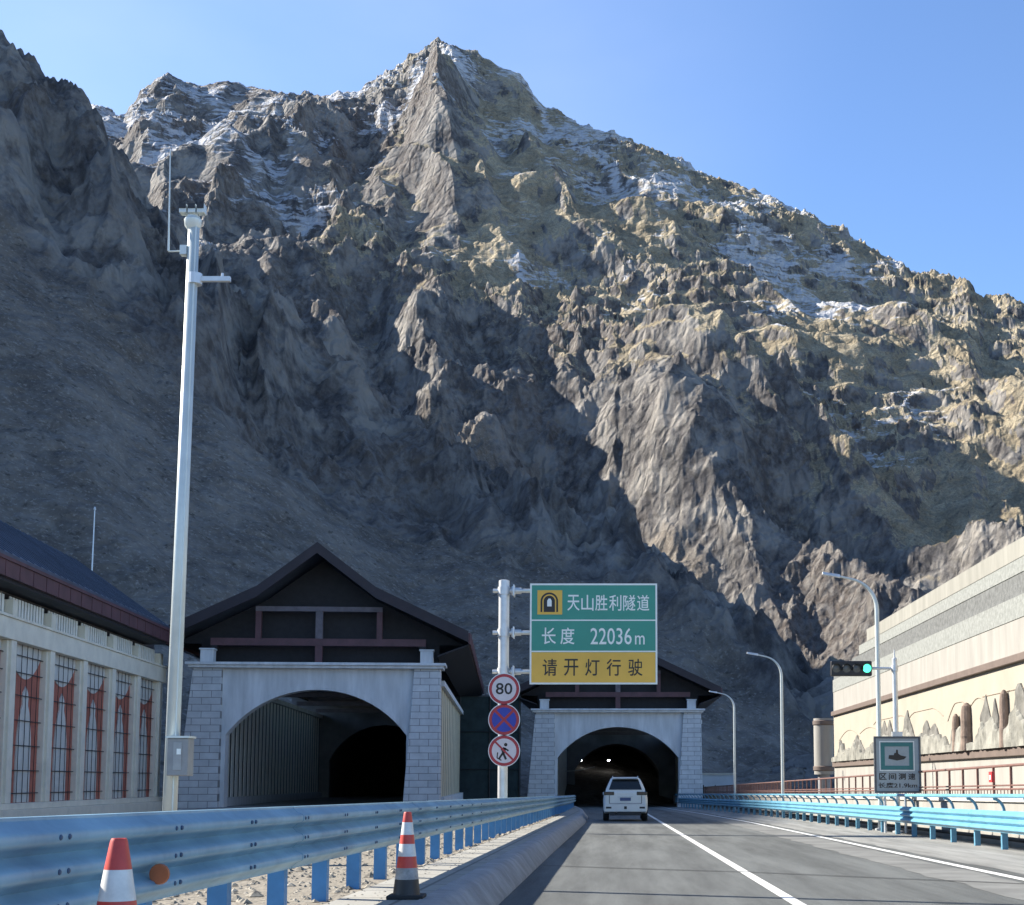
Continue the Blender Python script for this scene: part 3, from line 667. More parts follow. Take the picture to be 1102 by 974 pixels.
# eaves
OV = .8
b = MB(); b.box(-.6,OV-.12,Y0,Y1-2.5,zs(8.15),zs(8.3)); b.build('soffit', M['dark_wood_and_shade'], Bt)
b = MB(); b.box(OV-.118,OV+.05,Y0,Y1-2.2,zs(8.3),zs(8.95)); b.box(OV-.1,OV+.12,Y0,Y1-2.15,zs(8.952),zs(9.1))
for yy in np.arange(Y0, Y1-2.5, 1.7): b.box(OV+.051,OV+.075,yy,yy+.12,zs(8.3),zs(8.94))
b.build('fascia', M['maroon'], Bt)
b = MB(); ye = Y1-2.2; ex, ez = OV+.05, zs(9.1); rx_, rzz = -4.6, zs(13.0)
b.hexa([(ex,Y0,ez+.002),(ex,ye,ez+.002),(rx_,ye-.5,rzz),(rx_,Y0,rzz),(ex,Y0,ez+.16),(ex,ye,ez+.16),(rx_,ye-.5,rzz+.16),(rx_,Y0,rzz+.16)])
b.hexa([(rx_-.01,Y0,rzz),(rx_-.01,ye-.5,rzz),(-10.5,ye,ez),(-10.5,Y0,ez),(rx_-.01,Y0,rzz+.16),(rx_-.01,ye-.5,rzz+.16),(-10.5,ye,ez+.16),(-10.5,Y0,ez+.16)])
for yy in np.arange(Y0+.5, ye-.6, .9): b.hexa([(ex,yy,ez+.162),(ex,yy+.06,ez+.162),(rx_,yy+.06,rzz+.162),(rx_,yy,rzz+.162),(ex,yy,ez+.22),(ex,yy+.06,ez+.22),(rx_,yy+.06,rzz+.22),(rx_,yy,rzz+.22)])
b.build('roof', mat('blue_black_roof', (.05,.065,.10), .5, var=.25, scale=.8), Bt)
b = MB(); b.prism([(-8.0,zs(8.6)),(-.62,zs(8.6)),(rx_,rzz-.05)], Y1-3.2, Y1-2.9, 'y'); b.build('gable', M['dark_wood_and_shade'], Bt)
# screen between the two portals
b = MB(); b.box(-13.6,-8.6,126.6,126.75,rz(127)-.5,8.7); 
scr = thing('debris_screen', 'dark green netting screen filling the gap between the two tunnel mouths', 'screen', (-11, 126.7, rz(127)))
b = MB(); b.box(-5.5,2.6,-.05,.05,-.4,10.0); b.build('netting', M['mesh_green'], scr)
for x in (-5.6,-2.9,-.2,2.5):
    b = MB(); b.tube([(x,-.12,-.4),(x,-.12,10.2)], .06, 8); b.build('post', M['lattice'], scr)
for z in (3.4, 6.8, 10.05):
    b = MB(); b.tube([(-5.6,-.2,z),(2.5,-.2,z)], .04, 8); b.build('crossbar', M['lattice'], scr)

# ------------------------------------------------------------ mural wall on the right
WX = 16.2; WB = EYE        # heights below are above the eye
Mw = thing('retaining_wall', 'tall stepped cream wall with grey rough bands and a mountain relief mural', 'retaining wall', (WX, 70, -1.2))
def wl(z): return z+EYE+1.2
xw = 0.0
ya_, yb_ = 10-70, 102.5-70
def layer(name, z0, z1, m, d=0., ya=ya_, yb=yb_, parent=Mw, th=1.0, bev=0):
    b = MB(); b.box(-d, th, ya, yb, wl(z0), wl(z1)); return b.build(name, m, parent, bevel=bev)
layer('wall_base', -3.4, .98, M['cream']); 
layer('moulding', .982, 1.34, M['brown'], .16, bev=.03)
layer('mural_panel', 1.342, 4.70, mat('mural_ground', (.31,.28,.225), .85, var=.07, scale=.5, bump=.15, bscale=25))
layer('moulding', 4.702, 5.02, M['brown'], .20, bev=.03)
layer('plaster_band', 5.022, 6.45, M['cream'])
layer('rough_band', 6.452, 7.35, M['rough_grey'], .03)
layer('rough_band', 7.352, 7.96, M['rough_dark'], -.05)
layer('rough_band', 7.962, 8.25, M['rough_dark'], -.05, yb=91-70+3.5)
layer('rough_band', 8.252, 8.85, M['rough_grey'], -.02, yb=91-70+.6)
layer('coping', 8.852, 9.6, mat('coping_plaster', (.235,.23,.20), .9, var=.15, scale=1.2, stretch=(1,1,.2), bump=.4, bscale=20, detail=10), .0, yb=88.6-70)
b = MB(); b.box(-.3,1.1,ya_,yb_,wl(-.99)-1.2,wl(-.6)-1.2); 
# relief mountains: overlapping jagged plates, really raised from the wall
def relief(ya, yb, base, peaks, d0, d1, name, m, seed, step=.16, low0=.42):
    n = int((yb-ya)/step); v = []; f = []; rows = 12; rnd = random.Random(seed)
    yv = np.linspace(ya, yb, n+1); hgt = np.zeros(n+1)
    for py, ph, pw in peaks: hgt = np.maximum(hgt, ph*np.clip(1-np.abs(yv-py)/pw, 0, 1)**.95)
    hgt = hgt*(1+.16*perlin(yv*1.3, yv*0+seed, seed))+.10*perlin(yv*5, yv*0, seed+1)+low0
    hgt = np.clip(hgt*.86, .12, 2.5)
    for i in range(n+1):
        for j in range(rows+1):
            z = hgt[i]*j/rows; q = float(ridged(np.array([yv[i]*1.4]), np.array([z*.35]), 3, seed+5)[0])
            v.append((-(d0+(d1-d0)*q)*(1 if j < rows else .5), yv[i], wl(base)+z))
    for i in range(n):
        for j in range(rows): a = i*(rows+1)+j; f.append((a, a+rows+1, a+rows+2, a+1))
    k0 = len(v)
    for i in range(n+1): v.append((.02, yv[i], wl(base)+hgt[i]))
    for i in range(n): a = i*(rows+1)+rows; f.append((a, a+rows+1, k0+i+1, k0+i))
    b = MB(); b.v = v; b.f = f; return b.build(name, m, Mw)
rockm = mat('carved_rock', (.22,.215,.185), .95, var=.3, scale=1.2, bump=1.0, bscale=9, detail=10)
rockg = mat('carved_rock_grey', (.14,.135,.12), .95, var=.3, scale=1.2, bump=1.0, bscale=9, detail=10)
pil = mat('carved_pillar', (.20,.15,.12), .95, var=.25, scale=2, bump=.8, bscale=9, detail=8)
def Yw(px): return WX*1500/(px-660)-70       # where a column of the photograph meets the wall plane
back = [(Yw(905),1.3,1.6),(Yw(923),1.5,3.0),(Yw(952),2.2,2.4),(Yw(958),2.1,1.8),(Yw(977),2.35,2.6),(Yw(998),1.6,1.8),(Yw(1006),1.4,1.6),(Yw(1030),1.6,1.2),(Yw(1062),2.2,1.4),(Yw(1072),2.1,1.0),(Yw(1100),2.9,1.6),(Yw(1150),2.3,1.6),(Yw(1230),2.6,1.5),(Yw(1400),2.4,2.0)]
relief(ya_+1, yb_-.3, 1.345, back, .06, .20, 'mountain_relief', rockg, 3)
fr = [(y+random.uniform(-1.2,1.2), h*.55, w_*1.2) for y, h, w_ in back]+[(random.uniform(ya_+2,yb_-1), random.uniform(.4,1.2), random.uniform(.5,1.0)) for _ in range(44)]
relief(ya_+1, yb_-.3, 1.347, fr, .16, .34, 'mountain_relief', rockm, 9, low0=.40)
for px, h0, h1, r_ in ((1044,1.7,2.15,.27),(1085,1.8,2.35,.20),(1032,1.75,1.75,.18),(1130,1.6,2.0,.22)):
    b = MB(); y = Yw(px); n = 7
    b.lathe([(r_*1.25,0),(r_*1.1,h1*.25),(r_*1.15,h1*.3),(r_,h1*.5),(r_*1.06,h1*.62),(r_*.98,h1*.8),(r_*.8,h1*.93),(r_*.3,h1*1.0),(0,h1*1.01)], 14, (-.16,y,wl(1.35)))
    b.build('rock_pillar', pil, Mw)
b = MB()
for px0, px1, z0, z1, k_ in ((903,925,2.4,3.0,0),(925,945,2.6,2.9,1),(940,975,3.0,3.6,0),(975,1015,2.7,3.5,1),(1020,1045,2.4,3.3,0),(1045,1062,2.9,3.2,1),(1058,1088,3.2,4.0,0),(1086,1104,3.6,4.6,2)):
    a_, c_ = Yw(px0), Yw(px1); pts = []
    for i in range(13):
        t_ = i/12; z = 1.35+z0*(1-t_)+z1*t_*(1 if k_ == 2 else 0)+z0*t_*(0 if k_ == 2 else 1)+(0 if k_ == 2 else (z1-z0)*math.sin(math.pi*t_))
        pts.append((-.012, a_+(c_-a_)*t_, wl(min(z, 4.55))-.9))
    b.tube(pts, .022, 5)
b.build('outline_carving', mat('carved_line', (.26,.21,.16), .8), Mw)
sc_ = tag(bpy.data.objects.new('scroll_column', None), 'round cream scroll-end column with brown bands at the far end of the mural wall', 'column'); COL.objects.link(sc_)
sc_.location = (WX-.55, 104.0, EYE-2)
b = MB(); b.lathe([(.72,2.9),(.72,6.2)], 28); b.build('shaft', M['cream'], sc_, smooth=True)
for z0, z1, r_ in ((2.45,2.9,.72),(6.2,6.6,.72)):
    b = MB(); b.lathe([(r_,z0),(r_,z1)], 28); b.build('cap', M['cream'], sc_, smooth=True)
for z in (2.82, 6.2):
    b = MB(); b.lathe([(.725,z-.12),(.79,z-.06),(.79,z+.20),(.725,z+.26)], 28); b.build('collar', M['brown'], sc_, smooth=True)
b = MB(); b.lathe([(.45,-1.5),(.45,2.44)], 16); b.build('stem', M['interior'], sc_, smooth=True)

# ------------------------------------------------------------ parapet and brown railing
b = MB(); pp = lerp_path([(9.45,6),(9.45,150)], [6,30,60,90,120,150])
Pw = thing('parapet_wall', 'low pale parapet wall behind the right guardrail, under the brown railing', 'parapet', (9.45, 30, rz(30)))
def loc_(p): return (p[0]-9.45, p[1]-30, p[2]-rz(30))
b.sweep([(0,-.3),(0,1.02),(.28,1.02),(.28,-.3)], [loc_((x,y,rz(y))) for x, y in pp]); b.build('wall_body', M['cream'], Pw)
b = MB(); b.sweep([(-.06,1.022),(-.06,1.12),(.34,1.12),(.34,1.022)], [loc_((x,y,rz(y))) for x, y in pp]); b.build('coping', M['concrete'], Pw)
b = MB(); b.tube([loc_((9.30,y,rz(y)+.16)) for y in (6,40,80,120,150)], .05, 8); b.build('pipe', M['rubber'], Pw)
Rl = thing('railing', 'brown metal railing with upright posts on top of the right parapet', 'railing', (9.6, 30, rz(30)+1.12))
brn = mat('brown_rail_paint', (.15,.075,.06), .55, var=.15, scale=3)
def lr(x, y, z): return (x-9.6, y-30, rz(y)+z-rz(30)-1.12)
for z, r_ in ((1.90,.035),(1.42,.022),(1.33,.026)):
    b = MB(); b.tube([lr(9.6,y,z) for y in (8,30,60,90,120,148)], r_, 8); b.build('rail', brn, Rl, smooth=True)
ysr = list(np.arange(9, 148, 1.55))
for y in ysr:
    b = MB(); c = lr(9.6, y, 1.12); b.box(c[0]-.028,c[0]+.028,c[1]-.028,c[1]+.028,c[2],c[2]+.77); b.build('post', brn, Rl)
b = MB()
for y in ysr:
    for k2 in range(1, 5): c = lr(9.6, y+1.55*k2/5, 1.12); b.box(c[0]-.009,c[0]+.009,c[1]-.009,c[1]+.009,c[2],c[2]+(.20 if y < 75 else .76))
b.build('baluster_grille', brn, Rl)
fb = thing('notice_box', 'small red box with a white mark fixed to the brown railing', 'box', (9.52, 35.2, rz(35)+1.62))
b = MB(); b.box(-.05,.03,-.14,.14,-.12,.15); b.build('case', mat('red_box', (.50,.04,.04), .5), fb, bevel=.01)
b = MB(); b.box(-.056,-.0505,-.06,.06,-.05,.06); b.build('mark', M['sign_white'], fb)

# the carriageway into the nearer tunnel
cw, sw = math.cos(.076), math.sin(.076); b = MB()
for xx, yy in ((-6.1,-45),(5.2,-45),(5.2,140),(-6.1,140)):
    b.v.append((PL.location[0]+xx*cw-yy*sw, PL.location[1]+xx*sw+yy*cw, -.40 if yy > 0 else -.40))
b.f = [(0,1,2,3)]; b.build('side_road', mat('pale_concrete_road', (.30,.295,.28), .85, var=.15, scale=.8), kind='structure', recalc=False)
# small hut with fence right of the far portal
H = thing('pump_house', 'small pale flat-roofed hut beside the right pier of the farther tunnel', 'hut', (11.2, 149, rz(149)))
b = MB(); b.box(-2.2,1.6,0,4,-.5,3.2); b.build('wall', mat('pale_blue_render', (.38,.42,.48), .8, var=.08, scale=.6), H)
b = MB(); b.box(-2.35,1.75,-.15,4.15,3.202,3.4); b.build('roof', M['concrete'], H)
b = MB(); b.box(-.9,.1,-.03,-.002,-.4,1.9); b.build('door', M['interior'], H)
fz = thing('mesh_fence', 'dark picket fence in front of the small pale hut', 'fence', (11.2, 143, rz(143)))
for x in np.arange(-3.2, 3.0, 1.2):
    b = MB(); b.box(x-.05,x+.05,-.05,.05,-.3,2.1); b.build('post', M['lattice'], fz)
b = MB()
for x in np.arange(-3.1, 2.9, .22): b.box(x-.02,x+.02,-.02,.02,.2,1.95)
for z in (.3, 1.75): b.box(-3.2,2.9,-.019,.019,z,z+.06)
b.build('picket_panel', M['lattice'], fz)

# ------------------------------------------------------------ street lamps
def lamp(x, y, h, label, first=None):
    if first: return dup(first, (x, y, rz(y)), label)
    t = thing('street_lamp', label, 'street lamp', (x, y, rz(y)), 0, 'curved street lamps behind the right guardrail')
    b = MB(); b.lathe([(.2,0),(.2,.06),(.1,.08),(.1,.3)], 16); b.build('base', M['galv'], t, smooth=True)
    pts = [(0,0,.1),(0,0,h*.5),(0,0,h-1.3)]; ps = []
    for i in range(1, 10):
        a = i/9*R(78); ps.append((-1.05*(1-math.cos(a)), 0, h-1.3+1.05*math.sin(a)))
    e = ps[-1]; ps.append((e[0]-.45, 0, e[2]+.10))
    b = MB(); b.tube(pts+ps, .085, 12, r1=.035); b.build('pole', M['pale_steel'], t, smooth=True)
    e = ps[-1]; b = MB(); b.hexa([(e[0]-.55,-.10,e[2]+.05),(e[0]+.05,-.07,e[2]-.06),(e[0]+.05,.07,e[2]-.06),(e[0]-.55,.10,e[2]+.05),(e[0]-.55,-.07,e[2]+.15),(e[0]+.05,-.05,e[2]+.06),(e[0]+.05,.05,e[2]+.06),(e[0]-.55,.07,e[2]+.15)])
    b.build('lamp_head', M['galv'], t, bevel=.02)
    return t
L1 = lamp(8.95, 47.0, 8.75, 'nearest curved street lamp, tallest in the photo, rising beside the traffic light')
lamp(8.95, 74.0, 8.75, 'middle curved street lamp between the traffic light and the farther tunnel', L1)
lamp(8.85, 102.0, 8.75, 'farthest curved street lamp, just right of the farther tunnel', L1)

# ------------------------------------------------------------ traffic signal and interval-speed sign
SG = thing('traffic_light', 'horizontal traffic light showing green on a grey pole behind the right guardrail', 'traffic light', (8.95, 44.2, rz(44.2)))
gz = SG.location.z; H_ = EYE-gz
b = MB(); b.lathe([(.17,0),(.17,.05),(.085,.07),(.085,H_+3.85)], 16); b.lathe([(.085,H_+3.852),(.03,H_+3.9),(.02,H_+4.15)], 12); b.build('pole', M['galv'], SG, smooth=True)
b = MB(); b.tube([(0,0,H_+3.55),(-.75,0,H_+3.55)], .045, 10); b.lathe([(.11,H_+3.45),(.11,H_+3.65)], 14); b.build('arm', M['galv'], SG, smooth=True)
hx0, hx1 = W(895,720,44)[0]-8.95, W(939,720,44)[0]-8.95
b = MB(); b.box(hx0,hx1,-.12,.10,H_+3.30,H_+3.78); hs = b.build('housing', M['black'], SG, bevel=.03)
gm_ = mat('green_signal_glow', (.1,.9,.6), emit=((.08,1.0,.5), .85))
for i in range(4):
    cx = hx0+(hx1-hx0)*(i+.5)/4; b = MB(); b.lathe([(0,-.135),(.10,-.13),(.135,-.122)], 20, (cx,0,H_+3.54), 'y')
    o = b.build('lens', gm_ if i == 3 else mat('dark_lens', (.10,.105,.10), .25), SG, smooth=True); o['label'] = 'lit green lens' if i == 3 else 'unlit dark lens'
    b = MB(); v = []
    for q in range(13):
        a = R(-20)+R(220)*q/12; v += [(cx+.145*math.cos(a),-.12,H_+3.54+.145*math.sin(a)),(cx+.145*math.cos(a),-.26,H_+3.54+.145*math.sin(a))]
    b.add(v, [(2*q,2*q+1,2*q+3,2*q+2) for q in range(12)]); vz = b.build('visor', M['black'], SG, smooth=True); vz.modifiers.new('s','SOLIDIFY').thickness = .008
ZS = thing('road_sign', 'grey sign with a green square emblem and black writing, below the traffic light', 'road sign', (8.95, 43.95, gz))
X0, _, Z0 = W(942.5, 852.5, 43.9); X1, _, Z1 = W(989.5, 793.5, 43.9); X0 -= 8.95; X1 -= 8.95; Z0 -= gz; Z1 -= gz
b = MB(); b.box(X0,X1,-.03,.03,Z0,Z1); b.build('board', M['sign_grey'], ZS)
def frame_(x0,x1,z0,z1,w_,y0,y1,m,name,par):
    b = MB(); b.box(x0,x1,y0,y1,z0,z0+w_); b.box(x0,x1,y0,y1,z1-w_,z1); b.box(x0,x0+w_,y0,y1,z0+w_,z1-w_); b.box(x1-w_,x1,y0,y1,z0+w_,z1-w_); return b.build(name, m, par)
w_ = X1-X0; h_ = Z1-Z0
frame_(X0-.03,X1+.03,Z0-.03,Z1+.03,.06,-.06,.04,mat('sign_frame_dark',(.08,.09,.10),.5),'frame',ZS)
ex0, ex1, ez0, ez1 = X0+w_*.10, X0+w_*.88, Z0+h_*.385, Z0+h_*.93
frame_(ex0,ex1,ez0,ez1,.025,-.036,-.0302,M['sign_white'],'emblem_border',ZS)
frame_(ex0+.045,ex1-.045,ez0+.045,ez1-.045,.12,-.038,-.0302,M['sign_teal'],'emblem_border',ZS)
cx, cz = (ex0+ex1)/2, (ez0+ez1)/2
b = MB(); b.prism([(cx-.27,cz-.08),(cx-.25,cz+.03),(cx-.10,cz+.03),(cx-.08,cz+.09),(cx-.03,cz+.10),(cx-.02,cz+.20),(cx+.03,cz+.20),(cx+.04,cz+.08),(cx+.12,cz+.02),(cx+.30,cz-.02),(cx+.22,cz-.10),(cx,cz-.14)], -.037, -.0303, 'y'); b.build('camera_symbol', M['sign_black'], ZS)
for i, ch in enumerate('区间测速'):
    x = X0+w_*(.085+.215*i); text('lettering', ch, (x, x+w_*.165, Z0+h_*.225, Z0+h_*.345), -.0303, M['sign_black'], ZS, bold=.02)
text('lettering', '长度21.9km', (X0+w_*.06, X0+w_*.93, Z0+h_*.075, Z0+h_*.175), -.0303, M['sign_black'], ZS, bold=.015)
for x in (-.42, .22):
    b = MB(); b.tube([(x,.09,0),(x,.09,Z1-.1)], .045, 10); b.build('post', M['galv'], ZS, smooth=True)
b = MB(); b.box(-.16,.16,.03,.16,Z1+.0,Z1+.18); b.build('clamp', M['galv'], ZS)

# ------------------------------------------------------------ tunnel name sign on its mast, with three round signs
MY = 44.0; MX = (541.5-660)/1500*MY; gz = rz(MY)+.25; H_ = EYE-gz
MP = thing('sign_mast', 'thick galvanised mast carrying the big green sign and three round signs', 'sign mast', (MX, MY, gz), group=None)
ztop = W(544, 625, MY)[2]-gz
b = MB(); b.lathe([(.3,0),(.3,.05),(.155,.06),(.155,3.2)], 20); b.build('pole', M['galv'], MP, smooth=True)
b = MB(); b.lathe([(.17,3.2),(.17,ztop),(.12,ztop+.02)], 20); b.build('upper_pole', M['galv'], MP, smooth=True)
BX0, _, BZ1 = W(570.5, 628, MY-.25); BX1, _, BZ0 = W(707.5, 736.5, MY-.25)
BX0 -= MX; BX1 -= MX; BZ0 -= gz; BZ1 -= gz
for py in (636, 681, 723):
    z = W(560, py, MY)[2]-gz
    b = MB(); b.tube([(-.35,-.02,z),(BX0+1.9,-.02,z)], .065, 12)
    b.box(-.24,.30,-.2,.19,z-.13,z+.13) if False else b.lathe([(.20,z-.12),(.20,z+.12)], 18)
    b.build('arm', M['galv'], MP, smooth=True)
    b = MB(); b.lathe([(.13,.24),(.15,.26),(.15,.34),(.10,.36),(.10,.55)], 14, (0,-.02,z), 'x'); b.box(.30,.34,-.22,.18,z-.18,z+.18)
    b.build('flange', M['galv'], MP, smooth=True)
BG = thing('road_sign', 'big green and yellow sign with white and black Chinese writing over the lane', 'road sign', (MX, MY-.25, gz))
W_ = BX1-BX0; Hh = BZ1-BZ0
def sx_(p): return BX0+W_*(p-303)/687
def sz_(p): return BZ1-Hh*(p-92)/538
b = MB(); b.box(BX0,BX1,0,.05,BZ0,BZ1); b.build('board', M['green'], BG)
b = MB()
for z in np.linspace(BZ0+.3, BZ1-.3, 4): b.box(BX0+.05,BX1-.05,.052,.12,z-.04,z+.04)
b.build('stiffener', M['galv'], BG)
b = MB(); b.box(sx_(312),sx_(980),-.004,-.001,sz_(622),sz_(460)); b.build('yellow_panel', M['yellow'], BG)
frame_(BX0,BX1,BZ0,BZ1,.055,-.010,-.0012,M['sign_white'],'border',BG)
for p in (289, 455):
    b = MB(); b.box(BX0+.055,BX1-.055,-.010,-.0012,sz_(p)-.02,sz_(p)+.02); b.build('divider', M['sign_white'], BG)
b = MB(); b.box(sx_(343),sx_(477),-.006,-.0012,sz_(258),sz_(128)); b.build('pictogram_ground', M['yellow'], BG)
def arch_poly(x0, x1, z0, z1):
    c = (x0+x1)/2; r_ = (x1-x0)/2; return [(x0,z0)]+[(c-r_*math.cos(math.pi*i/14), z1-r_+r_*math.sin(math.pi*i/14)) for i in range(15)]+[(x1,z0)]
for (x0,x1,zt,m_,d) in ((360,455,140,M['sign_black'],-.008),(370,445,150,M['yellow'],-.009),(377,438,157,M['sign_black'],-.011)):
    b = MB(); b.prism(arch_poly(sx_(x0),sx_(x1),sz_(245),sz_(zt)), d, -.0062, 'y'); b.build('tunnel_symbol', m_, BG)
b = MB(); b.prism([(sx_(396),sz_(215)),(sx_(396),sz_(185)),(sx_(403),sz_(173)),(sx_(414),sz_(173)),(sx_(420),sz_(185)),(sx_(420),sz_(215))], -.014, -.0112, 'y'); b.build('tunnel_symbol', M['sign_white'], BG)
for i, ch in enumerate('天山胜利隧道'):
    x = 505+75.3*i; text('lettering', ch, (sx_(x), sx_(x+66), sz_(238), sz_(153)), -.0012, M['sign_white'], BG, bold=.007)
for x, ch in ((368,'长'),(468,'度')): text('lettering', ch, (sx_(x), sx_(x+76), sz_(417), sz_(328)), -.0012, M['sign_white'], BG, bold=.007)
text('lettering', '22036', (sx_(630), sx_(852), sz_(418), sz_(330)), -.0012, M['sign_white'], BG, bold=.004)
text('lettering', 'm', (sx_(870), sx_(922), sz_(418), sz_(370)), -.0012, M['sign_white'], BG, bold=.004)
for x, ch in ((373,'请'),(488,'开'),(602,'灯'),(717,'行'),(833,'驶')): text('lettering', ch, (sx_(x), sx_(x+77), sz_(585), sz_(495)), -.0045, M['sign_black'], BG, bold=.008)
def disc(m, r_, y0, y1, n=36, ri=0):
    if ri: m.lathe([(ri,y0),(r_,y0),(r_,y1),(ri,y1),(ri,y0)], n, (0,0,0), 'y')
    else: m.lathe([(r_,y0),(r_,y1)], n, (0,0,0), 'y')
    return m
def round_sign(label, py, ring, face):
    p = W(542.5, py, MY-.3); t = thing('road_sign', label, 'road sign', (p[0], p[1], p[2]))
    disc(MB(), .50, 0, .02).build('plate', M['galv'], t, smooth=True)
    disc(MB(), .475, -.004, -.001).build('sign_face', face, t, smooth=True)
    disc(MB(), .475, -.008, -.0045, ri=.385).build('ring', ring, t, smooth=True)
    b = MB(); b.box(-.2,.2,.02,.12,-.06,.06); b.build('clamp', M['galv'], t)
    return t
s80 = round_sign('round white sign reading 80 with a red ring, topmost of the three', 741.5, M['sign_red'], M['sign_pink'])
text('lettering', '80', (-.26, .26, -.17, .19), -.0045, M['sign_black'], s80, bold=.012)
s2 = round_sign('round blue sign with a red cross, middle of the three round signs', 774.5, M['sign_red'], M['sign_blue'])
for a in (45, -45):
    b = MB(); ca, sa = math.cos(R(a)), math.sin(R(a)); hw = .04; L_ = .40
    b.prism([(ca*L_-sa*hw, sa*L_+ca*hw),(-ca*L_-sa*hw,-sa*L_+ca*hw),(-ca*L_+sa*hw,-sa*L_-ca*hw),(ca*L_+sa*hw, sa*L_-ca*hw)], -.007-(.002 if a > 0 else 0), -.0045, 'y'); b.build('slash', M['sign_red'], s2)
s3 = round_sign('round white sign with a walking figure struck through in red, lowest of the three', 808, M['sign_red'], M['sign_pink'])
b = MB()
def bar(m, x0, z0, x1, z1, hw, y0, y1):
    d = Vector((x1-x0, z1-z0)).normalized(); n = (-d.y*hw, d.x*hw)
    m.prism([(x0+n[0],z0+n[1]),(x1+n[0],z1+n[1]),(x1-n[0],z1-n[1]),(x0-n[0],z0-n[1])], y0, y1, 'y')
for q in ((.02,.10,-.03,-.06,.055),(-.03,-.06,.06,-.27,.035),(-.03,-.06,-.10,-.16,.032),(-.10,-.16,-.16,-.26,.03),(.01,.08,.14,.0,.025),(.01,.08,-.10,.02,.025),(-.20,-.05,-.22,-.22,.018),(-.22,-.22,-.08,-.30,.018)):
    bar(b, *q, -.0062, -.0045)
b.build('walking_figure', M['sign_black'], s3)
b = MB(); b.lathe([(.055,-.0062),(.055,-.0045)], 14, (.05,0,.19), 'y'); b.build('figure_head', M['sign_black'], s3)
b = MB(); bar(b, -.28, .28, .28, -.28, .03, -.0075, -.0063); b.build('slash', M['sign_red'], s3)

# ------------------------------------------------------------ camera pole on the left
CY_ = 20.0; base = (W(182, 875, CY_)[0], CY_, rz(CY_)+.2); topx = W(209, 237, CY_)
CP = thing('camera_pole', 'tall pale pole with a cluster of cameras and a whip aerial, behind the left guardrail', 'camera pole', base)
def lc(x, y, dY=0): p = W(x, y, CY_+dY); return (p[0]-base[0], p[1]-base[1], p[2]-base[2])
tp = lc(209, 238)
b = MB(); b.tube([(0,0,0),(tp[0]*.5,0,tp[2]*.5),tp], .105, 16, r1=.082); b.lathe([(.24,-.02),(.24,.03),(.13,.04)], 16); b.build('pole', M['pale_steel'], CP, smooth='all')
b = MB(); b.tube([(.06,-.075,0),(tp[0]+.05,-.062,tp[2])], .014, 6); b.build('conduit', M['pale_steel'], CP)
c = lc(208, 228); b = MB(); b.lathe([(.06,-.30),(.12,-.22),(.13,-.13),(.10,-.09),(.10,-.08)], 16, c); b.build('mount', M['pale_steel'], CP, smooth=True)
for px, wpx in ((198.5, 9), (208, 9.5), (217.5, 9)):
    c = lc(px, 226); w2 = wpx/75/2*1.0
    b = MB(); b.box(c[0]-w2*.93,c[0]+w2*.93,-.09,.05,c[2]-.075,c[2]+.065); cb = b.build('camera_body', M['pale_steel'], CP, bevel=.012)
    b = MB(); b.box(c[0]-w2*.85,c[0]+w2*.85,-.105,-.0905,c[2]-.01,c[2]+.06); b.build('hood', M['black'], cb)
a0, a1, a2, a3 = lc(199, 270), lc(181.5, 270.5), lc(181.5, 268), lc(183.3, 162)
b = MB(); b.tube([a0, a1], .014, 8); b.box(a0[0]-.06,a0[0]+.04,-.06,.06,a0[2]-.07,a0[2]+.07); br_ = b.build('aerial_bracket', M['pale_steel'], CP)
b = MB(); b.tube([(a2[0],0,a2[2]-.03),(a3[0],0,a3[2])], .016, 8, r1=.008); b.build('aerial', M['pale_steel'], br_)
a0, a1 = lc(211, 300.5), lc(248, 300.5)
b = MB(); b.box(a0[0],a1[0],-.035,.035,a0[2]-.035,a0[2]+.035); b.lathe([(.11,a0[2]-.08),(.11,a0[2]+.08)], 14, (a0[0]-.02,0,0)); b.tube([(a1[0]-.12,0,a0[2]+.035),(a1[0]-.12,0,a0[2]+.09)],.02,8); b.build('side_arm', M['galv'], CP)
c0, c1 = lc(185.5, 835), lc(213, 795)
b = MB(); b.box(c0[0],c1[0]-.05,-.28,-.0,c0[2],c1[2]); cbx = b.build('control_box', mat('cabinet_grey', (.24,.25,.255), .5, metal=.2, var=.1, scale=4), CP, bevel=.012)
b = MB(); b.box(c0[0]+.09,c1[0]-.14,-.287,-.281,c0[2]+.08,c1[2]-.06); b.build('door', mat('cabinet_door', (.30,.315,.315), .5, metal=.2, var=.1, scale=4), cbx, bevel=.004)
b = MB(); b.box(c0[0]-.02,c1[0]-.03,-.31,.02,c1[2]+.002,c1[2]+.03); b.build('lid', M['pale_steel'], cbx)
b = MB(); b.box(c0[0]+.14,c0[0]+.20,-.292,-.2875,c0[2]+.30,c0[2]+.38); b.build('label_plate', M['sign_white'], cbx)

# slim masts on the slope behind the gallery roof
def slim(x, y0, y1, Y_, label, tilt=0):
    p = W(x, y0, Y_); q = W(x+tilt, y1, Y_); t = thing('slope_mast', label, 'mast', (p[0], p[1], p[2]-6), group='slim masts on the slope')
    b = MB(); b.tube([(0,0,0),(q[0]-p[0],0,q[2]-p[2]+6)], .09, 8, r1=.05); b.build('pole', M['galv'], t)
    b = MB(); b.lathe([(.10,0),(.12,.1),(.05,.3)], 10, (q[0]-p[0],0,q[2]-p[2]+6)); b.build('finial', M['galv'], t)
slim(99, 600, 549, 122, 'slim pale mast on the slope behind the roof of the column building', 3)

